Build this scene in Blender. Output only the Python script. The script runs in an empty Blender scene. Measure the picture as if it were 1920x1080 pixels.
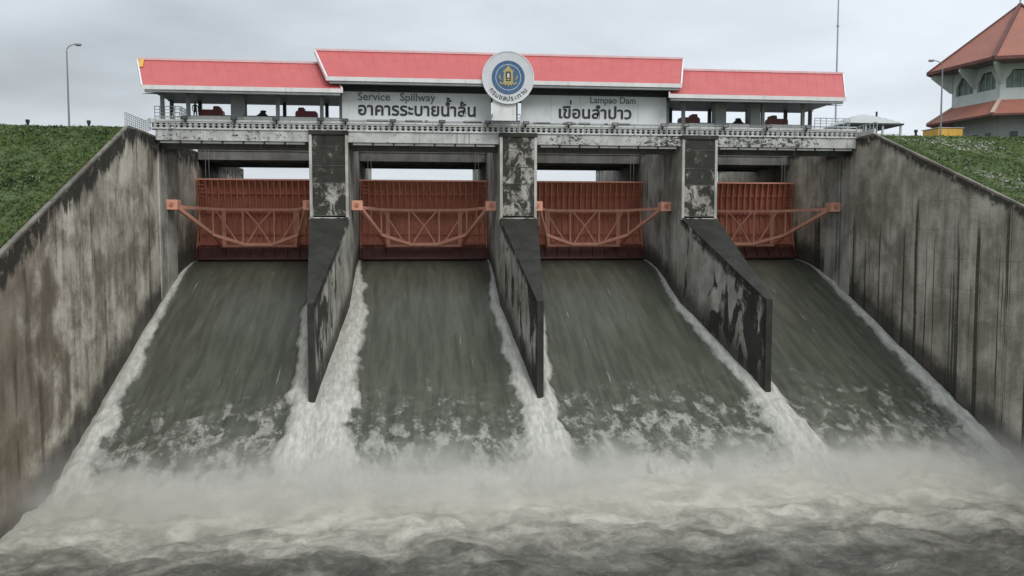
import bpy, math, random
import numpy as np
from mathutils import Vector, Matrix, noise as mnoise
R = math.radians
random.seed(7); rng = np.random.default_rng(7)
scene = bpy.context.scene
col = scene.collection

# ------------------------------------------------------------------ camera
cam_d = bpy.data.cameras.new('camera'); cam = bpy.data.objects.new('camera', cam_d); col.objects.link(cam)
cam.location = (0, -78, 0); cam.rotation_euler = (R(90 - 3.67), 0, R(-6.45))
cam_d.lens = 29.25; cam_d.sensor_width = 36; cam_d.clip_start = .3; cam_d.clip_end = 9000
scene.camera = cam

# ------------------------------------------------------------------ node helpers
class NT:
    def __init__(s, tree): s.t = tree; s.t.nodes.clear()
    def n(s, typ, **kw):
        nd = s.t.nodes.new(typ)
        for k, v in kw.items(): setattr(nd, k, v)
        return nd
    def put(s, sock, v):
        if isinstance(v, bpy.types.NodeSocket): s.t.links.new(v, sock)
        elif v is not None:
            if isinstance(v, (tuple, list)) and len(v) == 3 and sock.type == 'RGBA': v = (*v, 1)
            sock.default_value = v
    def m(s, op, a, b=None, c=None, clamp=False):
        nd = s.n('ShaderNodeMath', operation=op, use_clamp=clamp)
        s.put(nd.inputs[0], a)
        if b is not None: s.put(nd.inputs[1], b)
        if c is not None: s.put(nd.inputs[2], c)
        return nd.outputs[0]
    def vm(s, op, a, b=None):
        nd = s.n('ShaderNodeVectorMath', operation=op)
        s.put(nd.inputs[0], a)
        if b is not None: s.put(nd.inputs[1], b)
        return nd.outputs[0]
    def pos(s): return s.n('ShaderNodeNewGeometry').outputs['Position']
    def attr(s, name): return s.n('ShaderNodeAttribute', attribute_name=name).outputs['Fac']
    def noise(s, vec, scale, detail=4, rough=.55, dist=0, mul=None, off=None):
        if mul is not None: vec = s.vm('MULTIPLY', vec, mul)
        if off is not None: vec = s.vm('ADD', vec, off)
        nd = s.n('ShaderNodeTexNoise')
        s.put(nd.inputs['Vector'], vec); s.put(nd.inputs['Scale'], scale); s.put(nd.inputs['Detail'], detail)
        s.put(nd.inputs['Roughness'], rough); s.put(nd.inputs['Distortion'], dist)
        return nd.outputs['Fac']
    def ss(s, v, lo, hi):            # smooth step, lo may exceed hi
        nd = s.n('ShaderNodeMapRange', interpolation_type='SMOOTHSTEP')
        inv = not isinstance(lo, bpy.types.NodeSocket) and not isinstance(hi, bpy.types.NodeSocket) and lo > hi
        s.put(nd.inputs['Value'], v)
        if inv: s.put(nd.inputs['From Min'], hi); s.put(nd.inputs['From Max'], lo); nd.inputs['To Min'].default_value = 1; nd.inputs['To Max'].default_value = 0
        else: s.put(nd.inputs['From Min'], lo); s.put(nd.inputs['From Max'], hi)
        return nd.outputs[0]
    def mix(s, f, a, b, blend='MIX'):
        nd = s.n('ShaderNodeMix', data_type='RGBA', blend_type=blend)
        s.put(nd.inputs[0], f); s.put(nd.inputs[6], a); s.put(nd.inputs[7], b)
        return nd.outputs[2]
    def bump(s, h, strength=.3, dist=.05):
        nd = s.n('ShaderNodeBump'); s.put(nd.inputs['Height'], h); nd.inputs['Strength'].default_value = strength; nd.inputs['Distance'].default_value = dist
        return nd.outputs[0]
    def out(s, base, rough=.8, normal=None, metal=0, spec=None, disp=None):
        b = s.n('ShaderNodeBsdfPrincipled'); o = s.n('ShaderNodeOutputMaterial')
        s.put(b.inputs['Base Color'], base); s.put(b.inputs['Roughness'], rough); s.put(b.inputs['Metallic'], metal)
        if normal is not None: s.put(b.inputs['Normal'], normal)
        if spec is not None: s.put(b.inputs['Specular IOR Level'], spec)
        s.t.links.new(b.outputs[0], o.inputs[0]); return b

# ------------------------------------------------------------------ world, sun, exposure
SUN_EL, SUN_AZ = 43, 158            # azimuth clockwise from +Y: behind the camera, to its right
w = bpy.data.worlds.new('World'); scene.world = w; w.use_nodes = True
k = NT(w.node_tree)
sky = k.n('ShaderNodeTexSky', sky_type='NISHITA', sun_disc=False, sun_elevation=R(SUN_EL), sun_rotation=R(SUN_AZ), air_density=1.5, dust_density=4)
tc = k.n('ShaderNodeTexCoord').outputs['Generated']
sep = k.n('ShaderNodeSeparateXYZ'); k.put(sep.inputs[0], tc)
zz = k.m('MAXIMUM', sep.outputs[2], 0.0)
# cloud deck: project the direction on a high flat layer so that clouds flatten towards the horizon
den = k.m('ADD', zz, .16)
cmb = k.n('ShaderNodeCombineXYZ'); k.put(cmb.inputs[0], k.m('DIVIDE', sep.outputs[0], den)); k.put(cmb.inputs[1], k.m('DIVIDE', sep.outputs[1], den)); cmb.inputs[2].default_value = 3.1
c1 = k.noise(cmb.outputs[0], .62, 5, .48, .25)
c2 = k.noise(cmb.outputs[0], 2.1, 4, .5, .3)
cl = k.m('ADD', k.m('MULTIPLY', c1, .75), k.m('MULTIPLY', c2, .25))
cl = k.ss(cl, .33, .66)
# broad bank of heavier cloud to the north-west (left of the view), thinner cloud to the east
side = k.ss(k.m('SUBTRACT', sep.outputs[0], k.m('MULTIPLY', zz, .5)), -.55, .55)
cl = k.m('ADD', k.m('MULTIPLY', cl, .52), k.m('MULTIPLY', side, .5))
ccol = k.mix(cl, (4.3, 4.7, 5.05), (8.6, 9.3, 10.1))
hz = k.ss(zz, .16, .0)
ccol = k.mix(k.m('MULTIPLY', hz, .62), ccol, (7.9, 8.5, 9.0))
gain = k.m('ADD', 1.0, k.m('MULTIPLY', k.ss(zz, .28, .95), .6))
ccol = k.vm('SCALE', ccol); ccol.node.inputs[3].default_value = 1; k.put(ccol.node.inputs[3], gain)
fin = k.mix(.93, sky.outputs[0], ccol)
bg = k.n('ShaderNodeBackground'); k.put(bg.inputs[0], fin); bg.inputs[1].default_value = .108
wo = k.n('ShaderNodeOutputWorld'); k.t.links.new(bg.outputs[0], wo.inputs[0])
sd = bpy.data.lights.new('sun', 'SUN'); so = bpy.data.objects.new('sun', sd); col.objects.link(so)
sd.energy = 1.5; sd.angle = R(25); sd.color = (1, .97, .93)
so.rotation_euler = (R(90 - SUN_EL), 0, R(180 - SUN_AZ)); so.location = (40, -60, 90)
vs = scene.view_settings; vs.view_transform = 'Standard'; vs.look = 'None'; vs.gamma = 1; vs.exposure = 0; vs.use_curve_mapping = False
scene.cycles.max_bounces = 6; scene.cycles.diffuse_bounces = 3; scene.cycles.glossy_bounces = 2; scene.cycles.volume_bounces = 2
scene.cycles.use_denoising = True

# ------------------------------------------------------------------ water level and wall heights
WY = [-140, -27, -22.5, -16.2, -10.5, -8, -3.5, 0, 5, 8, 11.5, 14]
WZ = [-19, -18.6, -16.5, -13.9, -11.4, -10.4, -8.3, -6.9, -4.75, -3.75, -2.95, -2.75]
_fy = np.arange(-150, 20, .25); _fz = np.interp(_fy, WY, WZ); _kr = np.exp(-(np.arange(-16, 17) * .25 / 1.7) ** 2); _kr /= _kr.sum()
_fz[16:-16] = np.convolve(_fz, _kr, 'valid')
def wz(y): return float(np.interp(y, _fy, _fz))
XL, XR = -23.4, 43.1
PC = [-8.05, 9.43, 27.0]; HT = 1.75; NY = -14.3
BAYS = [(XL, PC[0] - HT), (PC[0] + HT, PC[1] - HT), (PC[1] + HT, PC[2] - HT), (PC[2] + HT, XR)]
def gn(x, y): return (.30*mnoise.noise((x*.25, y*.25, 1)) + .22*mnoise.noise((x*.8, y*.8, 4))) * (1 if y < -6 else .3)
def topL(y): return max(-9.5, 8.85 - .458 * max(0, -6.4 - y))
def topR(y): return max(-9.5, 9.55 - .376 * max(0, -2.7 - y))

# ------------------------------------------------------------------ mesh helpers
def tag(o, label=None, cat=None, group=None, kind=None):
    if label: o['label'] = label
    if cat: o['category'] = cat
    if group: o['group'] = group
    if kind: o['kind'] = kind
    return o
def empty(name, loc=(0, 0, 0), rz=0, **kw):
    o = bpy.data.objects.new(name, None); col.objects.link(o); o.location = loc; o.rotation_euler = (0, 0, rz); o.empty_display_size = .3
    return tag(o, **kw)
def inst(name, me, parent=None, loc=(0, 0, 0), rot=(0, 0, 0), scale=(1, 1, 1)):
    o = bpy.data.objects.new(name, me); col.objects.link(o); o.parent = parent; o.location = loc; o.rotation_euler = rot; o.scale = scale
    return o
class MB:
    def __init__(s): s.v = []; s.f = []
    def add(s, vs, fs):
        b = len(s.v); s.v += [tuple(v) for v in vs]; s.f += [tuple(b + i for i in f) for f in fs]; return s
    def box(s, x0, x1, y0, y1, z0, z1):
        return s.add([(x0,y0,z0),(x1,y0,z0),(x1,y1,z0),(x0,y1,z0),(x0,y0,z1),(x1,y0,z1),(x1,y1,z1),(x0,y1,z1)],
                     [(0,3,2,1),(4,5,6,7),(0,1,5,4),(1,2,6,5),(2,3,7,6),(3,0,4,7)])
    def bev(s, x0, x1, y0, y1, z0, z1, b=.02):      # box with chamfered vertical and top edges
        o = [(x0+b,y0),(x1-b,y0),(x1,y0+b),(x1,y1-b),(x1-b,y1),(x0+b,y1),(x0,y1-b),(x0,y0+b)]
        cx, cy = (x0+x1)/2, (y0+y1)/2
        i = [(x + (b if x < cx else -b), y + (b if y < cy else -b)) for x, y in o]
        vs = [(x,y,z0) for x,y in o] + [(x,y,z1-b) for x,y in o] + [(x,y,z1) for x,y in i]
        fs = [tuple(range(7,-1,-1)), tuple(range(16,24))]
        for a in range(8):
            c = (a+1) % 8; fs += [(a,c,8+c,8+a),(8+a,8+c,16+c,16+a)]
        return s.add(vs, fs)
    def bar(s, a, b, w, h=None, up=(0,0,1)):
        h = h or w; a = Vector(a); b = Vector(b); d = (b - a).normalized(); u = Vector(up)
        if abs(d.dot(u)) > .98: u = Vector((0,1,0))
        r = d.cross(u).normalized(); u = r.cross(d)
        vs = [p + r*sx*w/2 + u*sz*h/2 for p in (a, b) for sx, sz in ((-1,-1),(1,-1),(1,1),(-1,1))]
        return s.add(vs, [(0,1,2,3),(7,6,5,4),(0,4,5,1),(1,5,6,2),(2,6,7,3),(3,7,4,0)])
    def tube(s, pts, r, n=6):
        pts = [Vector(p) for p in pts]; rs = r if isinstance(r, (list, tuple)) else [r]*len(pts); b = []
        for i, p in enumerate(pts):
            d = (pts[min(i+1, len(pts)-1)] - pts[max(i-1, 0)]).normalized(); u = Vector((0,0,1)) if abs(d.z) < .95 else Vector((0,1,0))
            x = d.cross(u).normalized(); y = x.cross(d)
            b += [p + (x*math.cos(2*math.pi*j/n) + y*math.sin(2*math.pi*j/n))*rs[i] for j in range(n)]
        fs = []
        for i in range(len(pts)-1):
            for j in range(n): fs.append((i*n+j, i*n+(j+1)%n, (i+1)*n+(j+1)%n, (i+1)*n+j))
        fs += [tuple(range(n-1,-1,-1)), tuple(range((len(pts)-1)*n, len(pts)*n))]
        return s.add(b, fs)
    def lathe(s, prof, n=16, c=(0,0,0)):       # prof: (r, z)
        b = [(c[0]+r*math.cos(2*math.pi*j/n), c[1]+r*math.sin(2*math.pi*j/n), c[2]+z) for r, z in prof for j in range(n)]
        fs = [(i*n+j, i*n+(j+1)%n, (i+1)*n+(j+1)%n, (i+1)*n+j) for i in range(len(prof)-1) for j in range(n)]
        fs += [tuple(range(n-1,-1,-1)), tuple(range((len(prof)-1)*n, len(prof)*n))]
        return s.add(b, fs)
    def prism(s, poly, y0, y1):                # poly in (x,z), extruded along y
        n = len(poly); vs = [(x,y0,z) for x,z in poly] + [(x,y1,z) for x,z in poly]
        fs = [tuple(range(n)), tuple(range(2*n-1,n-1,-1))] + [(i, n+i, n+(i+1)%n, (i+1)%n) for i in range(n)]
        return s.add(vs, fs)
    def grid(s, fn, nu, nv, flip=False):
        b = len(s.v)
        s.v += [tuple(fn(i/(nu-1), j/(nv-1))) for j in range(nv) for i in range(nu)]
        for j in range(nv-1):
            for i in range(nu-1):
                q = (b+j*nu+i, b+j*nu+i+1, b+(j+1)*nu+i+1, b+(j+1)*nu+i)
                s.f.append(q[::-1] if flip else q)
        return s
    def mesh(s, name, mat, smooth=False, dt=None, db=None, nz=None):
        me = bpy.data.meshes.new(name); me.from_pydata(s.v, [], s.f); me.materials.append(mat)
        if smooth: me.polygons.foreach_set('use_smooth', [True]*len(me.polygons))
        for nm, fn in (('dt', dt), ('db', db), ('nz', nz)):
            if fn is not None:
                a = me.attributes.new(nm, 'FLOAT', 'POINT'); a.data.foreach_set('value', [fn(*v) for v in s.v])
        me.update(); return me
    def build(s, name, mat, parent=None, **kw):
        return inst(name, s.mesh(name, mat, **kw), parent)

# ------------------------------------------------------------------ materials
def mat(name):
    m = bpy.data.materials.new(name); m.use_nodes = True; return m, NT(m.node_tree)
def concrete(name, lo=(.17,.155,.13), hi=(.42,.40,.36), top=1.0, toplen=1.6, mold=0.0, streak=.5, wet=1.0, plain=False, warm=0.0, tail=False, runs=False, wetlen=2.2, corner=False, limeamt=.45):
    m, k = mat(name); P = k.pos()
    a = k.noise(P, .33, 5, .6, .4)
    b = k.noise(P, 1.0, 5, .6, .2, mul=(1.5, 1.5, .14))
    c = k.noise(P, 6.0, 5, .65)
    f = k.m('ADD', k.m('MULTIPLY', a, .58), k.m('ADD', k.m('MULTIPLY', b, .26), k.m('MULTIPLY', c, .16)))
    f = k.ss(f, .38, .63)
    base = k.mix(f, lo, hi)
    brown = k.ss(k.noise(P, .21, 4, .6, off=(31, 7, 3)), .42, .68)
    base = k.mix(k.m('MULTIPLY', brown, .35 + warm), base, (.19, .15, .105))
    # light leached runs of lime
    lime = k.ss(k.noise(P, 1.0, 4, .6, .3, mul=(2.2, 2.2, .11), off=(5, 9, 2)), .62, .74)
    base = k.mix(k.m('MULTIPLY', lime, limeamt), base, (.54, .515, .455))
    # long dark water streaks
    s1 = k.noise(P, 1.0, 3, .5, .1, mul=(.85, .85, .035), off=(3, 1, 8))
    s2 = k.noise(P, .35, 2, .5, off=(17, 3, 1))
    sm = k.m('MULTIPLY', k.ss(s1, .57, .625), k.ss(s2, .44, .56))
    if runs:                                     # long dark runs that start at seeps half way up
        zc = k.n('ShaderNodeSeparateXYZ'); k.put(zc.inputs[0], P)
        r1 = k.noise(P, 1.0, 4, .62, .05, mul=(1.05, 1.05, .012), off=(13, 1, 8))
        r0 = k.noise(P, 1.0, 3, .6, 0, mul=(.8, .8, .0), off=(3, 21, 8))
        st = k.m('ADD', -10.5, k.m('MULTIPLY', r0, 23))
        fade = k.m('MULTIPLY', k.ss(k.m('SUBTRACT', st, zc.outputs[2]), -.2, 1.6), k.ss(c, .15, .5))
        base = k.mix(k.m('MULTIPLY', k.m('MULTIPLY', k.ss(r1, .535, .565), fade), .9), base, (.038, .036, .03))
        r2 = k.noise(P, 1.0, 3, .55, .05, mul=(.33, .33, .03), off=(1, 31, 2))
        base = k.mix(k.m('MULTIPLY', k.m('MULTIPLY', k.ss(r2, .5, .64), fade), .45), base, (.075, .068, .055))
    if corner:                                   # silt stained brown end of the wall
        yc = k.n('ShaderNodeSeparateXYZ'); k.put(yc.inputs[0], P)
        e = k.m('ADD', yc.outputs[1], k.m('MULTIPLY', k.m('SUBTRACT', a, .5), 22))
        base = k.mix(k.m('MULTIPLY', k.ss(e, -17, -25), .72), base, (.135, .10, .068))
    base = k.mix(k.m('MULTIPLY', sm, streak), base, (.045, .042, .034))
    if not plain:
        dt = k.attr('dt')
        L = k.m('MULTIPLY', k.noise(P, 1.0, 5, .68, .2, mul=(1.3, 1.3, .06), off=(2, 4, 6)), toplen * 2)
        L = k.m('ADD', L, k.m('MULTIPLY', k.m('SUBTRACT', k.noise(P, .16, 3, .5), .5), toplen * 2.2))
        tm = k.ss(k.m('SUBTRACT', k.m('ADD', L, k.m('MULTIPLY', k.m('SUBTRACT', c, .5), .8)), dt), -.25, .30)
        pat = k.ss(k.noise(P, .9, 5, .7, off=(8, 8, 8)), .34, .47)
        base = k.mix(k.m('MULTIPLY', k.m('MULTIPLY', tm, pat), top), base, (.035, .033, .027))
    if tail:
        v = k.attr('nz')                          # 0 at the tower, 1 at the nose
        q = k.noise(P, .55, 6, .62, .9, mul=(1, 1, .42), off=(1, 2, 30))
        th = k.m('ADD', .64, k.m('MULTIPLY', v, -.20))
        base = k.mix(k.m('MULTIPLY', k.ss(k.m('SUBTRACT', q, th), -.03, .05), .93), base, (.024, .023, .019))
        base = k.mix(k.m('MULTIPLY', k.ss(v, .93, .99), .9), base, (.028, .027, .022))
    if mold > 0:
        q = k.noise(P, .95, 7, .66, .6, mul=(1, 1, .62), off=(1, 2, 30))
        q = k.m('ADD', k.m('MULTIPLY', q, .8), k.m('MULTIPLY', c, .2))
        base = k.mix(k.m('MULTIPLY', k.ss(q, .585 - .26*mold, .69 - .26*mold), .93), base, (.022, .022, .018))
    if not plain:
        db = k.attr('db')
        wn = k.m('ADD', .5, k.m('MULTIPLY', k.noise(P, .5, 5, .65, off=(9, 9, 1)), wetlen))
        wm = k.ss(k.m('SUBTRACT', wn, db), -1.3, .9)
        base = k.mix(k.m('MULTIPLY', wm, .85 * wet), base, (.040, .037, .030))
    nrm = k.bump(k.m('ADD', k.m('MULTIPLY', c, .5), k.m('MULTIPLY', k.noise(P, 26, 3, .7), .3)), .55, .05)
    k.out(base, .88, nrm, spec=.25); return m
M = {}
M['wallL'] = concrete('weathered wall concrete', (.19,.165,.13), (.70,.64,.54), top=.97, toplen=1.7, streak=.55, warm=.15, wetlen=3.4, corner=True, limeamt=.6)
M['wallR'] = concrete('grey brown wall concrete', (.24,.212,.17), (.57,.525,.445), top=.93, toplen=.78, streak=.2, warm=.15, runs=True, wetlen=3.2)
M['pier'] = concrete('pier concrete', (.21,.20,.175), (.50,.485,.435), top=.85, toplen=.7, streak=.5)
M['pierside'] = concrete('spotted pier concrete', (.23,.22,.19), (.50,.485,.435), top=.95, toplen=.7, tail=True, streak=.4, wetlen=2.6)
M['moldpanel'] = concrete('black lichen concrete', (.22,.21,.18), (.5,.49,.44), mold=.92, streak=.7, plain=True)
M['moldpanel2'] = concrete('patchy lichen concrete', (.25,.24,.21), (.52,.5,.46), mold=.62, streak=.7, plain=True)
M['tailtop'] = None
M['lime'] = concrete('pale ledge concrete', (.35,.34,.31), (.62,.61,.57), streak=.2, plain=True)
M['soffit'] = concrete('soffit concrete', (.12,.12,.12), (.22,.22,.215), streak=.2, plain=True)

def painted(name, c, c2, rough=.55, dirt=.3, dirtc=(.12,.115,.10), scale=1.0, spec=.4):
    m, k = mat(name); P = k.pos()
    a = k.noise(P, .7*scale, 5, .6); b = k.noise(P, 1, 4, .6, mul=(3*scale, 3*scale, .5*scale))
    base = k.mix(k.ss(a, .3, .7), c, c2)
    base = k.mix(k.m('MULTIPLY', k.ss(b, .5, .72), dirt), base, dirtc)
    k.out(base, k.m('ADD', rough - .08, k.m('MULTIPLY', a, .16)), k.bump(k.noise(P, 9*scale, 3), .12, .01), spec=spec); return m
M['tailtop'] = painted('dark wet tail concrete', (.028,.028,.024), (.046,.046,.039), dirt=.4, dirtc=(.012,.012,.010), spec=.2)
M['white'] = painted('white painted trim', (.80,.79,.78), (.70,.69,.68), dirt=.18)
M['roof'] = painted('red metal roof', (.54,.112,.108), (.50,.10,.098), rough=.45, dirt=.10, dirtc=(.35,.10,.10))
M['yellow'] = painted('yellow paint', (.72,.42,.07), (.62,.35,.05))
M['grey'] = painted('grey painted steel', (.30,.32,.33), (.22,.235,.24), dirt=.3)
M['palerail'] = painted('pale galvanised rail', (.52,.55,.56), (.42,.45,.46), dirt=.25)
M['column'] = painted('grey column paint', (.30,.32,.32), (.24,.25,.25), dirt=.25)
M['darkcol'] = painted('dark steel and shade', (.035,.037,.045), (.05,.052,.06))
M['board'] = painted('pale grey sign board', (.72,.74,.76), (.66,.68,.70), dirt=.14, dirtc=(.33,.34,.35))
M['ink'] = painted('black lettering', (.02,.022,.03), (.035,.037,.045), dirt=0)
M['inkfaded'] = painted('faded grey lettering', (.09,.10,.11), (.17,.18,.19), dirt=0, scale=3)
M['orange'] = None
M['maroon'] = painted('maroon motor cover', (.30,.060,.080), (.24,.050,.065), rough=.5, dirt=.2)
M['black'] = painted('black housing', (.015,.016,.018), (.03,.03,.032))
M['blue'] = painted('blue emblem', (.045,.11,.22), (.07,.15,.27), dirt=.2, dirtc=(.18,.27,.38), scale=4)
M['gold'] = painted('gold emblem', (.50,.41,.16), (.36,.31,.14), dirt=.1, scale=3)
M['skin'] = painted('skin', (.28,.16,.11), (.25,.14,.10), dirt=0)
M['cloth'] = painted('dark clothes', (.02,.018,.03), (.03,.025,.035), dirt=0)
M['plinth'] = painted('pale painted plinth', (.68,.68,.66), (.56,.57,.55), dirt=.3, dirtc=(.28,.27,.25))
M['towerwall'] = painted('pale grey green wall', (.55,.60,.59), (.49,.54,.53), dirt=.15, dirtc=(.2,.22,.21))
M['towerdark'] = painted('lower storey wall', (.40,.42,.42), (.34,.36,.365), dirt=.2)
M['curtain'] = painted('pale green curtain', (.25,.32,.28), (.16,.22,.195), dirt=.5, dirtc=(.06,.09,.08), scale=2.5)
M['redbrown'] = painted('red brown fascia', (.16,.06,.05), (.11,.045,.04), dirt=.2)
M['mound'] = painted('brown soil', (.12,.08,.05), (.16,.11,.07), dirt=.3)
M['tilered'] = None
def stained_white():
    m, k = mat('stained white beam'); P = k.pos()
    base = k.mix(k.ss(k.noise(P, .9, 5), .3, .7), (.60,.605,.585), (.42,.425,.41))
    bl = k.noise(P, 1.0, 6, .72, .5, mul=(2.2, 2.2, 3.4), off=(4, 0, 0))
    big = k.noise(P, .14, 3, .5, off=(0, 3, 0))
    msk = k.ss(k.m('ADD', k.m('MULTIPLY', bl, .75), k.m('MULTIPLY', big, .4)), .605, .67)
    base = k.mix(k.m('MULTIPLY', msk, .92), base, (.025, .026, .022))
    drip = k.ss(k.noise(P, 1, 3, .5, mul=(3.2, 3.2, .15)), .58, .7)
    base = k.mix(k.m('MULTIPLY', drip, .45), base, (.12, .12, .10))
    k.out(base, .75, k.bump(k.noise(P, 8, 4), .3, .02), spec=.25); return m
M['beam'] = stained_white()
def steel_orange():
    m, k = mat('red oxide gate paint'); P = k.pos()
    a = k.noise(P, .6, 5, .6); b = k.noise(P, 1, 5, .65, mul=(2.5, 2.5, .35)); c = k.noise(P, 7, 4, .65)
    base = k.mix(k.ss(a, .3, .7), (.60, .235, .15), (.50, .19, .13))
    base = k.mix(k.m('MULTIPLY', k.ss(b, .52, .72), .5), base, (.19, .06, .045))
    base = k.mix(k.m('MULTIPLY', k.ss(c, .60, .72), .35), base, (.16, .065, .04))
    z = k.n('ShaderNodeSeparateXYZ'); k.put(z.inputs[0], P)
    wet_shade = k.ss(k.m('ADD', z.outputs[2], k.m('MULTIPLY', b, .9)), -.6, -1.15)     # splash line, colour darkened also for shade at the gate's foot
    base = k.mix(k.m('MULTIPLY', wet_shade, .88), base, (.050, .022, .024))
    k.out(base, k.m('SUBTRACT', .62, k.m('MULTIPLY', wet_shade, .2)), k.bump(c, .25, .02), spec=.35); return m
M['orange'] = steel_orange()
def pale_orange():  # paler copy of the gate paint, lit truss against shaded panels
    m, k = mat('lit red oxide paint'); P = k.pos()
    a = k.noise(P, 1.1, 5, .6); c = k.noise(P, 6, 4, .65)
    base = k.mix(k.ss(a, .3, .7), (.80, .41, .30), (.70, .34, .25))
    base = k.mix(k.m('MULTIPLY', k.ss(c, .58, .72), .4), base, (.24, .09, .06))
    k.out(base, .62, k.bump(c, .2, .02), spec=.3); return m
M['pink'] = pale_orange()
def tile_roof():
    m, k = mat('terracotta tile roof'); P = k.pos()
    z = k.n('ShaderNodeSeparateXYZ'); k.put(z.inputs[0], P)
    rows = k.m('FRACT', k.m('MULTIPLY', z.outputs[2], 3.6))
    a = k.noise(P, .5, 5, .6); c = k.noise(P, 3.5, 4, .7)
    base = k.mix(k.ss(a, .3, .7), (.40,.155,.105), (.32,.135,.10))
    base = k.mix(k.m('MULTIPLY', k.ss(c, .45, .7), .35), base, (.20,.11,.085))
    base = k.mix(k.m('MULTIPLY', k.ss(rows, .86, 1.0), .3), base, (.12,.05,.04))
    k.out(base, .6, k.bump(rows, .35, .03), spec=.35); return m
M['tilered'] = tile_roof()
def glass():
    m, k = mat('dark window glass'); k.out((.03,.045,.045), .12, spec=.6); return m
M['glass'] = glass()
def steel(name, c, r=.5):
    m, k = mat(name); k.out(c, r, metal=0, spec=.4); return m
M['lamp'] = steel('lamp pole grey', (.22,.23,.24)); M['lens'] = steel('lamp lens', (.06,.065,.07), .3)
M['mast'] = steel('pale mast', (.40,.42,.45))
def grass_mat(name, a1, a2, a3, trans=.0):
    m, k = mat(name); P = k.pos()
    big = k.m('ADD', k.m('MULTIPLY', k.noise(P, .2, 4, .6, .5), .55), k.m('MULTIPLY', k.noise(P, .75, 4, .6, .5, off=(4, 4, 4)), .45)); mid = k.noise(P, 1.3, 4, .6)
    at = k.attr('rnd')
    f = k.m('ADD', k.m('MULTIPLY', big, .75), k.m('MULTIPLY', k.m('SUBTRACT', at, .5), .30))
    base = k.mix(k.ss(f, .31, .47), a1, a2)
    base = k.mix(k.m('MULTIPLY', k.ss(mid, .55, .75), .55), base, a3)
    b = k.out(base, .7, spec=.2)
    if trans:
        t = k.n('ShaderNodeBsdfTranslucent'); k.put(t.inputs[0], base); x = k.n('ShaderNodeMixShader'); x.inputs[0].default_value = trans
        o = [n for n in k.t.nodes if n.type == 'OUTPUT_MATERIAL'][0]
        k.t.links.new(b.outputs[0], x.inputs[1]); k.t.links.new(t.outputs[0], x.inputs[2]); k.t.links.new(x.outputs[0], o.inputs[0])
    return m
M['grass'] = grass_mat('grass blades', (.085,.125,.048), (.235,.315,.10), (.30,.33,.15), trans=.35)
M['soil'] = grass_mat('grassy soil', (.075,.105,.040), (.15,.195,.07), (.18,.18,.09))
M['weed'] = grass_mat('pale leafy weeds', (.10,.15,.085), (.19,.24,.155), (.26,.29,.21))
M['stone'] = grass_mat('loose pale stones', (.20,.195,.17), (.32,.31,.28), (.40,.39,.36))
def asphalt():
    m, k = mat('crest road asphalt'); P = k.pos(); k.out(k.mix(k.noise(P, 4, 5), (.04,.04,.04), (.065,.063,.06)), .9); return m
M['asphalt'] = asphalt()

def water_mat():
    m, k = mat('sheet of falling water'); P = k.pos()
    fb = k.attr('foam'); rg = k.attr('rag')
    z = k.n('ShaderNodeSeparateXYZ'); k.put(z.inputs[0], P)
    st = k.noise(P, 1.0, 5, .6, .2, mul=(1.7, .16, .10))                  # long streaks down the chute
    st2 = k.noise(P, 1.0, 4, .6, .5, mul=(5.0, .45, .3), off=(3, 3, 3))
    pt = k.noise(P, 1.0, 5, .58, .35, mul=(1.15, .62, .55), off=(0, 0, 7))              # torn patches
    pt2 = k.noise(P, 4.2, 5, .7, .5, off=(2, 8, 1))
    base = k.mix(k.ss(st, .35, .68), (.062, .067, .050), (.098, .104, .078))
    base = k.mix(k.m('MULTIPLY', k.ss(st2, .5, .75), .10), base, (.16, .165, .135))
    n = k.m('ADD', k.m('MULTIPLY', pt, .68), k.m('MULTIPLY', pt2, .32))
    edge = k.m('ADD', fb, k.m('MULTIPLY', k.m('SUBTRACT', n, .5), rg))
    fm = k.ss(edge, .40, .72)
    soft = k.ss(fb, .98, .66)                     # thin broken foam out on the sheet is see-through
    fm = k.m('MULTIPLY', fm, k.m('SUBTRACT', 1.0, k.m('MULTIPLY', soft, .42)))
    lines = k.m('MULTIPLY', k.ss(k.noise(P, 1, 3, .5, .1, mul=(4.5, .22, .15), off=(7, 2, 4)), .68, .76), k.attr('lines'))
    fm = k.m('MAXIMUM', fm, k.m('MULTIPLY', lines, .5))
    fcol = k.mix(k.ss(k.noise(P, 1.0, 6, .7, .3, mul=(3.5, .9, .9)), .3, .72), (.34, .335, .295), (.58, .57, .52))
    base = k.mix(fm, base, fcol)
    rough = k.m('ADD', .33, k.m('MULTIPLY', fm, .5))
    h = k.m('ADD', k.m('MULTIPLY', st2, .22), k.m('MULTIPLY', k.m('MULTIPLY', n, fm), 1.6))
    k.out(base, rough, k.bump(h, .5, .12), spec=.35); return m
M['water'] = water_mat()
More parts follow.
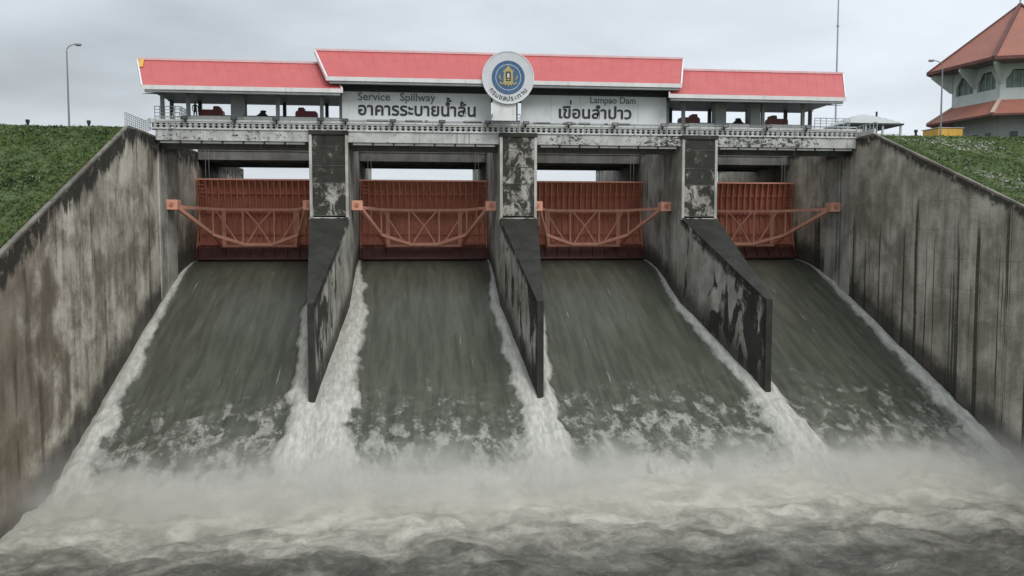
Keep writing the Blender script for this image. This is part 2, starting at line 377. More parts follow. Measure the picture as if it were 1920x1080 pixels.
def foam_mat():
    m, k = mat('churning foam water'); P = k.pos()
    z = k.n('ShaderNodeSeparateXYZ'); k.put(z.inputs[0], P)
    a = k.noise(P, .35, 6, .65, .8, mul=(.8, 1.0, 1)); b = k.noise(P, 1.6, 6, .7, .6); c = k.noise(P, 7, 4, .7)
    f = k.m('ADD', k.m('MULTIPLY', a, .5), k.m('ADD', k.m('MULTIPLY', b, .35), k.m('MULTIPLY', c, .15)))
    # foam thins towards the camera; darkened there to imitate the lower frame's dark gradient
    far = k.ss(k.m('ADD', z.outputs[1], k.m('MULTIPLY', k.m('SUBTRACT', a, .5), 10)), -25, -38)
    base = k.mix(k.ss(f, .36, .62), (.34, .32, .26), (.60, .575, .495))
    near_dark = k.mix(k.ss(f, .40, .66), (.050, .046, .038), (.15, .142, .118))
    base = k.mix(far, base, near_dark)
    h = k.m('ADD', k.m('MULTIPLY', b, 1.0), k.m('MULTIPLY', c, .45))
    fleck = k.ss(k.noise(P, 2.6, 7, .75, 1.2, mul=(.7, 1.2, 1), off=(5, 5, 5)), .58, .70)
    base = k.mix(k.m('MULTIPLY', fleck, .5), base, (.46, .44, .38))
    k.out(base, k.m('SUBTRACT', .75, k.m('MULTIPLY', far, .35)), k.bump(h, .28, .10), spec=.3); return m
M['foam'] = foam_mat()
def lake():
    m, k = mat('reservoir water'); P = k.pos(); k.out((.05,.06,.05), .12, k.bump(k.noise(P, 1.2, 4), .1, .05), spec=.5); return m
M['lake'] = lake()

# ------------------------------------------------------------------ ground, one sheet to the horizon
def ground():
    xs = sorted(set([-4000,-1500,-600,-250,-140,-100,-80] + list(np.arange(-70, -24.2, 1.0)) + [-23.95, -23.6, XL + .05, 0, 20, XR - .05, 43.3, 43.65] + list(np.arange(44.5, 95, 1.0)) + [110,140,250,600,1500,4000]))
    ys = sorted(set([-4000,-1500,-600,-300,-180,-120,-90] + list(np.arange(-72, 30, 1.0)) + [-6.4, -2.7, 34,40,46,60,120,300,800,2000,4000]))
    vs = []
    for y in ys:
        for x in xs:
            if x < -23.9 or x > 43.6:
                L = x < 0; t = topL(y) if L else topR(y); c = 8.82 if L else 9.32
                if y > 17: t = max(-1.0, c - .42*(y - 17))
                elif y > (-6.4 if L else -2.7): t = c
                elif t > -9.4: t -= .12
                d = min(abs(x + 23.9), abs(x - 43.6))
                if d > 1.5 and y < 17: t += gn(x, y)
                if y < -60: t = min(t, -9.8)
                if abs(x) > 900 or abs(y) > 900: t = -14.0 if y < 0 else -1
                vs.append((x, y, t))
            else:
                vs.append((x, y, -24.0 if y < 42 else -1.5))
    nx = len(xs); fs = [(j*nx+i, j*nx+i+1, (j+1)*nx+i+1, (j+1)*nx+i) for j in range(len(ys)-1) for i in range(nx-1)]
    b = MB(); b.v = vs; b.f = fs
    tag(b.build('ground', M['soil'], smooth=True), kind='structure')
ground()
b = MB(); b.grid(lambda u, v: (-4000 + 8000*u, 22 + 3900*v, 5.5), 2, 2); 
tag(b.build('reservoir_water', M['lake']), kind='structure')
b = MB(); b.box(XL+.02, XR-.02, 15.2, 21.9, 4.5, 5.49); tag(b.build('approach_water', M['lake']), kind='structure')
for nm, x0, x1, z in (('road', -400, -24.6, 9.07), ('road', 44.3, 400, 9.57)):
    b = MB(); b.box(x0, x1, 9, 16, z-.3, z); tag(b.build(nm, M['asphalt']), kind='structure')

# ------------------------------------------------------------------ side walls of the spillway
def side_wall(name, X, sgn, top, m, label):
    # inner face at X, wall body away from the channel; pour joints are recessed grooves
    root = empty(name, (0, 0, 0), label=label, cat='wall')
    joints = [y for y in np.arange(-66, 39, 6.0)]
    ys = sorted(set(list(np.arange(-70, 39.01, .75)) + [j-.06 for j in joints] + [j for j in joints] + [j+.06 for j in joints] + [-6.4, -2.7]))
    lifts = [z for z in np.arange(-16.4, 9, 2.4)]
    zs = sorted(set(list(np.arange(-19, 9.0, .6)) + [l-.045 for l in lifts] + lifts + [l+.045 for l in lifts]))
    b = MB(); nz = len(zs) + 1
    for y in ys:
        t = top(y)
        for z in zs + [99]:
            zz = min(z, t - .001*(99 - z) / 99) if z < 99 else t
            x = X + sgn*.0 + .025*mnoise.noise((X, y*.35, zz*.35))
            if sgn > 0 and zz < t - .3 and (any(abs(y-j) < 1e-6 for j in joints) or any(abs(z-l) < 1e-6 for l in lifts)): x += sgn*.022
            b.v.append((x, y, zz))
    for i in range(len(ys)-1):
        for j in range(nz-1):
            q = (i*nz+j, (i+1)*nz+j, (i+1)*nz+j+1, i*nz+j+1)
            b.f.append(q if sgn > 0 else q[::-1])
    b.build('wall_face', m, root, smooth=False, dt=lambda x, y, z: top(y) - z, db=lambda x, y, z: z - wz(y))
    # coping strip and back
    b = MB()
    for y in ys:
        t = top(y); wv = .015*mnoise.noise((y, 3, 1))
        b.v += [(X - sgn*.04, y, t - .16), (X - sgn*.04, y, t + .02 + wv), (X + sgn*.26, y, t + .02 + wv), (X + sgn*.26, y, -20)]
    for i in range(len(ys)-1):
        for j in range(3):
            q = (i*4+j, (i+1)*4+j, (i+1)*4+j+1, i*4+j+1)
            b.f.append(q if sgn > 0 else q[::-1])
    n = len(ys)-1
    b.f.append((n*4, n*4+1, n*4+2, n*4+3)); b.f.append((3, 2, 1, 0))
    b.build('coping', M['coping'], root, dt=lambda x, y, z: top(y) - z + .3, db=lambda *a: 20)
M['coping'] = concrete('coping concrete', (.11,.10,.085), (.25,.235,.20), streak=.3, plain=True)
side_wall('spillway_wall', XL, -1, topL, M['wallL'], 'tall concrete side wall at the left with a black ragged stain under its sloping top')
side_wall('spillway_wall', XR, 1, topR, M['wallR'], 'tall grey brown concrete side wall at the right with long dark water streaks')

# ------------------------------------------------------------------ piers
SKEW = [0, 0, .95]                     # the right tail wall runs slightly off square
def pier(cx, label, pm, seed, skew=0):
    root = empty('spillway_pier', (cx, 0, -18), label=label, cat='pier', group='piers between the gates')
    def T(b): b.v = [(x, y, z + 18) for x, y, z in b.v]; return b
    # body behind the front, with stop-log slots
    b = MB()
    def wall(x0, x1, side):
        ys = sorted(set(list(np.arange(.32, 39.01, 1.2)) + [39]))
        zs = list(np.arange(-18, 9.4, .7)) + [9.4]
        base = len(b.v); nz = len(zs)
        for y in ys:
            for z in zs: b.v.append((x1, y, z))
        for i in range(len(ys)-1):
            for j in range(nz-1):
                q = (base+i*nz+j, base+(i+1)*nz+j, base+(i+1)*nz+j+1, base+i*nz+j+1)
                b.f.append(q if side > 0 else q[::-1])
    wall(0, HT, 1); wall(0, -HT, -1)
    b.add([(-HT,39,-18),(HT,39,-18),(HT,39,9.4),(-HT,39,9.4)], [(1,0,3,2)])
    b.add([(-HT,.32,9.4),(HT,.32,9.4),(HT,39,9.4),(-HT,39,9.4)], [(0,1,2,3)])
    o = T(b).build('pier_body', M['pier'], root, dt=lambda x, y, z: 27.4 - z, db=lambda x, y, z: z - 18 - wz(y))
    # rounded upstream nose
    b = MB(); b.lathe([(HT, 0), (HT, 27.4)], 20, (0, 39, 0)); b.build('upstream_nose', M['pier'], root, dt=lambda *a: 9, db=lambda *a: 9)
    # front block: two light pilasters, mouldy recessed panels, bands
    b = MB(); b.bev(-HT, -HT+.26, 0, .32, 19.6, 27.35, .03); b.build('pilaster', M['lime'], root)
    b = MB(); b.bev(HT-.26, HT, 0, .32, 19.6, 27.35, .03); b.build('pilaster', M['lime'], root)
    cuts = [19.75, 22.75, 24.3, 26.05, 27.5]
    for i in range(4):
        z0, z1 = cuts[i], cuts[i+1]
        b = MB(); b.grid(lambda u, v: (-HT+.262 + (2*HT-.524)*u, .07 + .03*mnoise.noise((u*4+seed, v*4, i)), z0+.04 + (z1-z0-.08)*v), 8, 8)
        b.build('front_panel', pm[i], root)
        b = MB(); b.box(-HT+.262, HT-.262, .11, .30, z0, z0+.04); b.build('joint', M['lime'], root)
    b = MB()
    n = 22
    b.grid(lambda u, v: (-HT - .06 + (2*HT+.12)*u, -.10 + .1*mnoise.noise((u*3+seed, 0, 0)) + v*.5, 19.62 - (.10 + .09*abs(mnoise.noise((u*5+seed, 2, 0))))*(1-v)), n, 2)
    b.grid(lambda u, v: (-HT - .06 + (2*HT+.12)*u, -.10 + .1*mnoise.noise((u*3+seed, 0, 0)), 19.62 - (.10 + .09*abs(mnoise.noise((u*5+seed, 2, 0)))) - .12*v), n, 2, True)
    b.build('ledge', M['lime'], root)
    b = MB(); b.bev(-HT-.05, HT+.05, -.06, .5, 27.12, 27.5, .04); b.build('cap', M['moldpanel'], root)
    # tapering tail wall
    nose = .22
    def half(y): return nose + (HT - nose) * (y - NY) / (0 - NY)
    def ttop(y): return 1.55 + (y) * (6.75 / 14.3) if y < 0 else 1.55
    b = MB()
    ys = np.linspace(NY, .3, 34); ts = np.linspace(0, 1, 30)
    for sd in (-1, 1):
        base = len(b.v)
        for y in ys:
            for t in ts: b.v.append((skew*max(0, y/NY) + sd*half(min(y, 0)) + .02*mnoise.noise((y*.6, t*7, seed+sd)), y, -18 + (ttop(y)+18)*t))
        for i in range(len(ys)-1):
            for j in range(len(ts)-1):
                q = (base+i*30+j, base+(i+1)*30+j, base+(i+1)*30+j+1, base+i*30+j+1)
                b.f.append(q if sd > 0 else q[::-1])
    T(b).build('tail_wall', M['pierside'], root, dt=lambda x, y, z: ttop(y) - (z - 18), db=lambda x, y, z: z - 18 - wz(y), nz=lambda x, y, z: max(0, y / NY))
    b = MB()
    b.grid(lambda u, v: (skew*max(0, (NY + (.3-NY)*v)/NY) + (2*u-1)*(half(NY + (.3-NY)*v if v < .97 else 0) + .03), NY - .03 + (.33-NY)*v, 18.03 + ttop(NY + (.3-NY)*v) + .015*mnoise.noise((u*6, v*20, seed))), 8, 30)
    b.build('tail_top', M['tailtop'], root)
    b = MB(); b.box(skew-nose-.03, skew+nose+.03, NY-.05, NY+.02, 0, 18.05 + ttop(NY)); b.build('nose_edge', M['tailtop'], root)
    return root
pier(PC[0], 'left pier with a black stained front and its tapering tail wall turned to the right', [M['moldpanel2'], M['moldpanel'], M['moldpanel'], M['moldpanel']], 1)
pier(PC[1], 'middle pier below the round emblem with patchy black and pale front', [M['moldpanel2'], M['moldpanel2'], M['moldpanel2'], M['moldpanel2']], 22)
pier(PC[2], 'right pier with the blackest front and a long tail wall showing its left face', [M['moldpanel2'], M['moldpanel'], M['moldpanel'], M['moldpanel']], 43, SKEW[2])

# abutment slot pilasters against the side walls
for X, s, lab in ((XL, 1, 'narrow dark grooved abutment strip on the left side wall below the bridge'), (XR, -1, 'narrow grooved abutment strip on the right side wall below the bridge')):
    r = empty('abutment_pilaster', (X, 1.2, -4), label=lab, cat='abutment')
    for y0, y1 in ((0, 1.9), (2.15, 5.2)):
        b = MB(); b.grid(lambda u, v: (s*.10, y0 + (y1-y0)*u, -2 + 14.3*v), 5, 16, s < 0)
        b.add([(s*.10, y0, -2), (s*.10, y0, 12.3), (-s*.05, y0, 12.3), (-s*.05, y0, -2)], [(0,1,2,3) if s < 0 else (3,2,1,0)])
        b.build('pilaster_block', M['pier'], r, dt=lambda x, y, z: 12.3 - z, db=lambda *a: 9)
    b = MB(); b.box(min(0, s*.02), max(0, s*.02), 1.9, 2.15, -3, 12.3); b.build('slot', M['black'], r)

# ------------------------------------------------------------------ radial gates
YT, ZT, GR = 4.0, 2.85, 10.9
PB, PT = -30.9, 16.5
def arc(ph, r=GR): return (YT + r*math.cos(R(ph)), ZT + r*math.sin(R(ph)))
def rib_mesh(p0, p1, d, wd, nm, m):
    b = MB(); n = 5; vs = []
    for i in range(n+1):
        ph = p0 + (p1-p0)*i/n
        for r, sx in ((GR-.02, -1), (GR-.02, 1), (GR-d, 1), (GR-d, -1)):
            y, z = arc(ph, r); vs.append((sx*wd/2, y, z))
    fs = []
    for i in range(n):
        for j in range(4): fs.append((i*4+j, i*4+(j+1)%4, (i+1)*4+(j+1)%4, (i+1)*4+j))
    fs += [(3,2,1,0), (n*4, n*4+1, n*4+2, n*4+3)]
    return b.add(vs, fs).mesh(nm, m)
rib_up = rib_mesh(-2.5, PT, .42, .12, 'rib', M['orange'])
rib_lo = rib_mesh(-20.5, -3.5, .22, .08, 'rib', M['orange'])
rib_bt = rib_mesh(PB, -21.2, .26, .10, 'rib', M['orange'])
def gate(bay, label):
    xl, xr = bay; cx = (xl+xr)/2; hw = (xr-xl)/2 - .04
    root = empty('radial_gate', (cx, 0, 0), label=label, cat='sluice gate', group='red radial gates between the piers')
    b = MB(); b.grid(lambda u, v: (-hw + 2*hw*u, *arc(PB + (PT-PB)*v, GR)), 2, 16, False)
    b.grid(lambda u, v: (-hw + 2*hw*u, *arc(PB + (PT-PB)*v, GR+.08)), 2, 16, True)
    b.build('skin_plate', M['orange'], root)
    N = 21
    for i in range(N):
        x = -hw + .3 + (2*hw-.6)*i/(N-1)
        inst('rib', rib_up, root, (x, 0, 0)); inst('rib', rib_lo, root, (x, 0, 0))
        if i % 2 == 0: inst('rib', rib_bt, root, (x, 0, 0))
    for ph, d, h in ((PT, .48, .16), (8.4, .22, .13), (-2.6, .30, .14), (-15, .2, .12), (-21.0, .50, .26), (PB+.6, .45, .22)):
        y, z = arc(ph, GR - d/2 + .03); b = MB(); b.box(-hw, hw, y - d/2, y + d/2, z - h/2, z + h/2); b.build('cross_beam', M['pink'] if ph in (PT,) else M['orange'], root)
    for s in (-1, 1):
        me = rib_mesh(PB, PT, .55, .16, 'side_frame', M['orange']); inst('side_frame', me, root, (s*(hw-.1), 0, 0))
        b = MB()
        for j in range(7):
            y, z = arc(PT - 3 - 2.2*j, GR-.5); b.box(s*(hw-.55) - .32, s*(hw-.55) + .32, y-.03, y+.03, z-.04, z+.04)
        b.build('ladder_rungs', M['orange'], root)
    # arms and truss
    zc, zl = 2.62, -1.02
    bw = hw + .04
    for s in (-1, 1):
        X = s*bw
        b = MB(); b.bev(min(X, X - s*1.05), max(X, X - s*1.05), YT-.75, YT+.55, ZT-.5, ZT+.42, .05); b.build('trunnion_block', M['pink'], root)
        b = MB(); b.tube([(X - s*.55, YT - .76, ZT), (X - s*.55, YT - .86, ZT)], .2, 10); b.build('trunnion_pin', M['orange'], root)
        q1 = (X - s*.9, YT+.3, zc); q2 = (s*(bw-2.3), 10.2, zc)
        b = MB(); b.bar(q1, q2, .26, .30); b.build('upper_arm', M['pink'], root)
        n1 = (s*(bw-2.45), 10.6, 0.02)
        b = MB(); b.bar((X - s*.9, YT+.3, ZT-.4), n1, .30, .34); b.build('lower_arm', M['pink'], root)
        b = MB(); b.bar(n1, (s*(bw-2.9), 12.7, -1.2), .22, .24); b.build('arm_brace', M['orange'], root)
        b = MB(); b.bar(n1, (s*1.45, 12.0, zl), .28, .30); b.build('lower_chord', M['pink'], root)
        b = MB(); b.bar(q2, (s*3.2, 12.1, zc), .24, .28); b.bar((s*3.2, 12.1, zc), (0, 12.5, zc), .24, .28); b.build('upper_chord', M['pink'], root)
        for (xa, za), (xb, zb) in (((4.3, zc-.1), (2.2, -.75)), ((1.35, zc-.1), (0, 1.0)), ((0, 1.0), (-1.15, -.85))):
            b = MB(); b.bar((s*xa, 12.1, za), (s*xb, 12.1 - (.06 if s > 0 else 0), zb), .13, .13); b.build('diagonal', M['pink'], root)
        for x, zb in ((bw-1.55, .95), (bw-2.5, .0), (1.6, -1.0)):
            y = 12.1 if x < 4 else 9.2 if x > bw-2 else 10.7
            b = MB(); b.bar((s*x, y, zc-.1), (s*x, y, zb), .14, .14); b.build('post', M['pink'], root)
        for x in (bw-3.1,):
            b = MB(); b.bar((s*x, 12.9, zc-.1), (s*x, 12.9, -1.1), .42, .12, up=(0,1,0)); b.build('stiffener', M['pink'], root)
    b = MB(); b.bar((-1.46, 12.0, zl), (1.46, 12.0, zl), .28, .30); b.build('lower_chord', M['pink'], root)
    b = MB(); b.bar((-(bw-2.9), 12.7, -1.2), (bw-2.9, 12.7, -1.2), .24, .26); b.build('lower_girder', M['pink'], root)
    b = MB(); b.box(-.16, .16, 12.05, 12.3, .82, 1.15); b.build('gusset', M['pink'], root)
    for x in (-bw+.95, -bw+1.3, bw-1.3, bw-.95):
        MB().tube([(x, 14.55, 5.9), (x, 14.55, 9.45)], .03, 5).build('hoist_cable', M['lamp'], root)
gate(BAYS[0], 'rust red radial gate between the left side wall and the left pier')
gate(BAYS[1], 'rust red radial gate between the left and middle piers')
gate(BAYS[2], 'rust red radial gate between the middle and right piers')
gate(BAYS[3], 'rust red radial gate between the right pier and the right side wall')

# ------------------------------------------------------------------ falling water and foam
def noseish(x, y, c, sl, sr):
    # distance to pier surface or to the wake behind it, with a width factor per side
    t = (y - NY) / (0 - NY); h = .22 + (HT-.22)*min(max(t, 0), 1)
    d = abs(x - c) - h; return max(d, 0), (sl if x < c else sr)
def water():
    X = np.arange(XL, XR + .01, .16); Y = np.concatenate([np.arange(-25.6, 14.6, .19)])
    nx, ny = len(X), len(Y); v = np.zeros((ny, nx, 3)); foam = np.zeros((ny, nx)); rag = np.zeros((ny, nx)); lin = np.zeros((ny, nx))
    sides = [(1.0, 2.05), (1.15, .75), (1.0, .7)]
    for j, y in enumerate(Y):
        wd = .20 + max(0, 11.8 - y) * .047                      # foam band widens down the chute
        zb = wz(y)
        for i, x in enumerate(X):
            cand = [((x - XL), 1.15), ((XR - x), 1.05)] + [noseish(x, y, c + SKEW[q]*max(0, y/NY), *sides[q]) for q, c in enumerate(PC)]
            d, f = min(cand, key=lambda t: t[0] / t[1])
            w_ = wd * f
            if y > 5 and 0 < min(abs(x - c) for c in PC) < 6: w_ *= .8
            w_ *= 1 + .38*mnoise.noise((math.copysign(1, x - 10)*3, y*.42, round(x/9)*2.3)) + .2*mnoise.noise((x*.3, y*1.1, 7))
            e = (w_ - d) / (.30 + w_ * .30)
            dn = max(0.0, min(1.0, (-5.5 - y + 2.5*mnoise.noise((x*.22, y*.1, 11))) / 13))
            fo = max(0.0, min(1.0, .5 + e * .9)); 
            fo = max(fo, dn * .52); fo = max(fo, min(1.0, max(0.0, (-18.3 - y) / 4.5)))
            ridge = math.exp(-((d - w_ * .35) / (w_ * .5 + .08)) ** 2) * (.10 + .55 * min(1, max(0, 11 - y) / 22))
            nz = mnoise.noise((x * .55, y * .16, 2)) * .07 + mnoise.noise((x * 1.6, y * .6, 5)) * .06 * (.4 + fo)
            tur = max(0, (-8 - y) / 14)
            nz += tur * (.35 * mnoise.noise((x * .6, y * .5, 9)) + .22 * mnoise.noise((x * 1.7, y * 1.5, 4)))
            v[j, i] = (x, y, zb + ridge + nz * min(1, max(.15, (13 - y) / 6)))
            foam[j, i] = fo; rag[j, i] = .5 + 1.75 * dn + .5*min(1, d); lin[j, i] = 1 if y > -12 and d > w_ else 0
    me = bpy.data.meshes.new('chute_water')
    idx = np.arange(nx*ny).reshape(ny, nx); f = np.stack([idx[:-1,:-1], idx[:-1,1:], idx[1:,1:], idx[1:,:-1]], -1).reshape(-1, 4)
    me.from_pydata(v.reshape(-1, 3).tolist(), [], f.tolist()); me.materials.append(M['water'])
    me.polygons.foreach_set('use_smooth', [True]*len(me.polygons))
    for nm, a in (('foam', foam), ('rag', rag), ('lines', lin)):
        at = me.attributes.new(nm, 'FLOAT', 'POINT'); at.data.foreach_set('value', a.reshape(-1).tolist())
    tag(inst('chute_water', me), kind='structure')
water()
def tail():
    X = np.arange(XL - .3, XR + .31, .3); Y = np.concatenate([np.arange(-150, -60, 1.5), np.arange(-60, -17, .26)])
    v = []
    for y in Y:
        a = 1.0 if y > -30 else max(.35, 1 - (-30 - y) / 40)
        jump = .45 * math.exp(-((y + 23.5) / 3.2) ** 2)
        for x in X:
            n = .42*mnoise.noise((x*.28, y*.33, 1)) + .26*mnoise.noise((x*.8, y*.9, 3)) + .16*mnoise.noise((x*2.0, y*2.2, 6)) 
            puff = abs(mnoise.noise((x*.45, y*.5, 8)))
            v.append((x, y, -17.1 + a*n + jump*(.6 + 1.1*puff) - max(0, y + 20) * .5))
    nx, ny = len(X), len(Y)
    idx = np.arange(nx*ny).reshape(ny, nx); f = np.stack([idx[:-1,:-1], idx[:-1,1:], idx[1:,1:], idx[1:,:-1]], -1).reshape(-1, 4)
    b = MB(); b.v = v; b.f = f.tolist()
    tag(b.build('foaming_water', M['foam'], smooth=True), kind='structure')
tail()

# ------------------------------------------------------------------ service bridge and its balustrade
root = empty('service_bridge', (8, 0, 8.4), label='long pale stained concrete service bridge across the four bays under the red roofs', cat='bridge')
def part(b, name, m, root, **kw):
    b.v = [(x - root.location.x, y - root.location.y, z - root.location.z) for x, y, z in b.v]; return b.build(name, m, root, **kw)
edges = [XL + .1, PC[0], PC[1], PC[2], XR - .1]
for i in range(4):
    x0, x1 = edges[i] + .01, edges[i+1] - .01
    b = MB(); b.grid(lambda u, v: (x0 + (x1-x0)*u, .40 + .012*mnoise.noise((u*30, v*3, i)), 8.48 + .97*v), 40, 4); b.box(x0, x1, .42, 1.1, 8.48, 9.44)
    part(b, 'fascia_beam', M['beam'], root)
    bx0, bx1 = (BAYS[i][0] + .35, BAYS[i][1] - .35)
    b = MB(); b.box(bx0, bx1, .62, .9, 8.26, 8.44); part(b, 'lit_strip', M['plinth'], root)  # pale strip stands in for the lit underside of the beam
    n = 7
    for q in range(n+1):
        x = bx0 + (bx1-bx0)*q/n; b = MB(); b.box(x-.07, x+.07, .55, .62, 8.2, 8.47); part(b, 'dark_tick', M['black'], root)  # black ticks that break up the pale lit strip
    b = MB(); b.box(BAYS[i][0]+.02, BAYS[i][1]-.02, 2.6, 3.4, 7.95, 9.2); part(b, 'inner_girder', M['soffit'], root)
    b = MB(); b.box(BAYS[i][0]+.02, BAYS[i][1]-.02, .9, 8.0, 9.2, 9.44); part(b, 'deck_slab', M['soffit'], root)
b = MB(); b.box(XL-.4, XR+.4, .28, .62, 9.46, 9.60); part(b, 'balustrade_base', M['plinth'], root)
b = MB(); b.box(XL-.4, XR+.4, .26, .64, 10.02, 10.34); part(b, 'balustrade_rail', M['palebeam'] if 'palebeam' in M else M['plinth'], root)
bal = MB().bev(-.13, .13, .34, .56, 9.60, 10.02, .03).mesh('baluster', M['plinth'])
nb = 132
for i in range(nb):
    x = XL + .1 + (XR - XL - .2) * i / (nb-1)
    inst('baluster', bal, root, (x - 8, 0, -8.4))
b = MB(); b.box(XL-.4, XR+.4, 1.2, 1.3, 9.46, 10.3); part(b, 'void_shade', M['darkcol'], root)  # dark sheet closing the void, shade behind the balusters put into its colour
b = MB(); b.box(XL-.4, XR+.4, 1.31, 7.6, 10.05, 10.36); part(b, 'machine_floor', M['plinth'], root)
for x0, x1 in ((-21, -6.9), (7.0, 9.7), (23.9, 38.6)):
    b = MB(); b.bev(x0, x1, .95, 1.3, 10.36, 10.78, .03); part(b, 'kerb_plinth', M['plinth'], root)

root = empty('road_bridge', (8, 21, 8.6), label='dark road bridge spanning the bays behind the gates, seen from below', cat='bridge')
for i in range(4):
    for y in (15.2, 18.4, 21.6, 24.8):
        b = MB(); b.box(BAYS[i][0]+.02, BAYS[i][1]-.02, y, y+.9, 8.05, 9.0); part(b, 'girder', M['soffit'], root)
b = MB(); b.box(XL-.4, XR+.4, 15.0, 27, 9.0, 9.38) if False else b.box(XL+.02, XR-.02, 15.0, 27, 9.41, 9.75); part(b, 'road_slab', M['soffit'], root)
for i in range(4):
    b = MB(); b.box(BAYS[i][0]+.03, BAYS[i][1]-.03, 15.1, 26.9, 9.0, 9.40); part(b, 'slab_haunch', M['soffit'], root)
for y in (15.05, 26.85):
    b = MB(); b.box(XL+.02, XR-.02, y, y+.1, 9.751, 10.3); part(b, 'parapet', M['plinth'], root)

# pipe handrail in front of the balustrade, one per span
def railing(name, pts, h, m, label, cat='railing', group=None, step=1.6, mids=(.5,)):
    root = empty(name, pts[0], label=label, cat=cat, group=group); p0 = Vector(pts[0])
    rr = [Vector(p) - p0 for p in pts]
    for fz in (1.0,) + tuple(mids):
        b = MB(); b.tube([p + Vector((0, 0, h*fz)) for p in rr], .028 if fz < 1 else .036, 5); b.build('rail', m, root)
    me = MB().tube([(0, 0, 0), (0, 0, h)], .034, 5).mesh('post', m)
    for a, c in zip(rr[:-1], rr[1:]):
        n = max(1, round((c-a).length/step))
        for q in range(n + (1 if c is rr[-1] else 0)): inst('post', me, root, a + (c-a)*q/n)
    return root
ins = ['left side wall and the left pier', 'left and middle piers', 'middle and right piers', 'right pier and the right side wall']
for i in range(4):
    railing('handrail', [(edges[i] + .05, .22, 9.46), (edges[i+1] - .05, .22, 9.46)], 1.02, M['palerail'], 'thin pale handrail on the bridge front between the ' + ins[i], group='thin handrails along the bridge front', mids=(.35, .68))
railing('handrail', [(-23.6, 6.9, 10.36), (-6.9, 6.9, 10.36)], 1.1, M['palerail'], 'pale pipe handrail behind the machines under the left roof', mids=(.33, .66))
railing('handrail', [(23.9, 6.9, 10.36), (41.8, 6.9, 10.36)], 1.1, M['palerail'], 'pale pipe handrail behind the machines under the right roof', mids=(.33, .66))
railing('handrail', [(7.0, .9, 10.36), (9.7, .9, 10.36)], .95, M['palerail'], 'short pale handrail in the gap between the two sign boards', mids=(.33, .66), step=.9)
railing('handrail', [(-23.7, -6.2, 8.87), (-23.7, -1.0, 8.87), (-23.7, .4, 9.3)], 1.1, M['palerail'], 'pale mesh handrail on the top of the left side wall', step=.5, mids=(.15, .32, .5, .67, .84))
railing('handrail', [(43.4, -2.6, 9.57), (43.4, 1.2, 9.57), (41.0, 1.2, 9.5)], 1.1, M['palerail'], 'pale handrail on the top of the right side wall', step=.6, mids=(.3, .6))
part(MB().bev(43.14, 43.34, -2.55, 1.3, 9.57, 10.05, .02), 'kerb_slab', M['plinth'], [o for o in bpy.data.objects if o.get('label') == 'pale handrail on the top of the right side wall'][0])
railing('handrail', [(-23.4, .7, 10.36), (-21.2, .7, 10.36), (-21.2, 3.0, 10.36)], 1.15, M['palerail'], 'short pale handrail cage at the left end of the bridge', step=.45, mids=(.25, .5, .75))
railing('handrail', [(38.8, .7, 10.36), (42.4, .7, 10.36)], 1.05, M['palerail'], 'pale handrail at the right end of the bridge beside the last column', step=.6, mids=(.25, .5, .75))
# ship ladder at the left end
lad = empty('ladder', (-22.4, .5, 9.5), label='small pale steel ladder at the left end of the bridge', cat='ladder')
for s in (0, .55):
    b = MB(); b.bar((s, -.35, -.9), (s + .9, -.1, 2.0), .06, .06); b.build('stringer', M['palerail'], lad)
rg = MB().bar((0, 0, 0), (.55, 0, 0), .05, .04).mesh('rung', M['palerail'])
for q in range(8):
    t = (q + .5)/8; inst('rung', rg, lad, (.9*t, -.35 + .25*t, -.9 + 2.9*t))

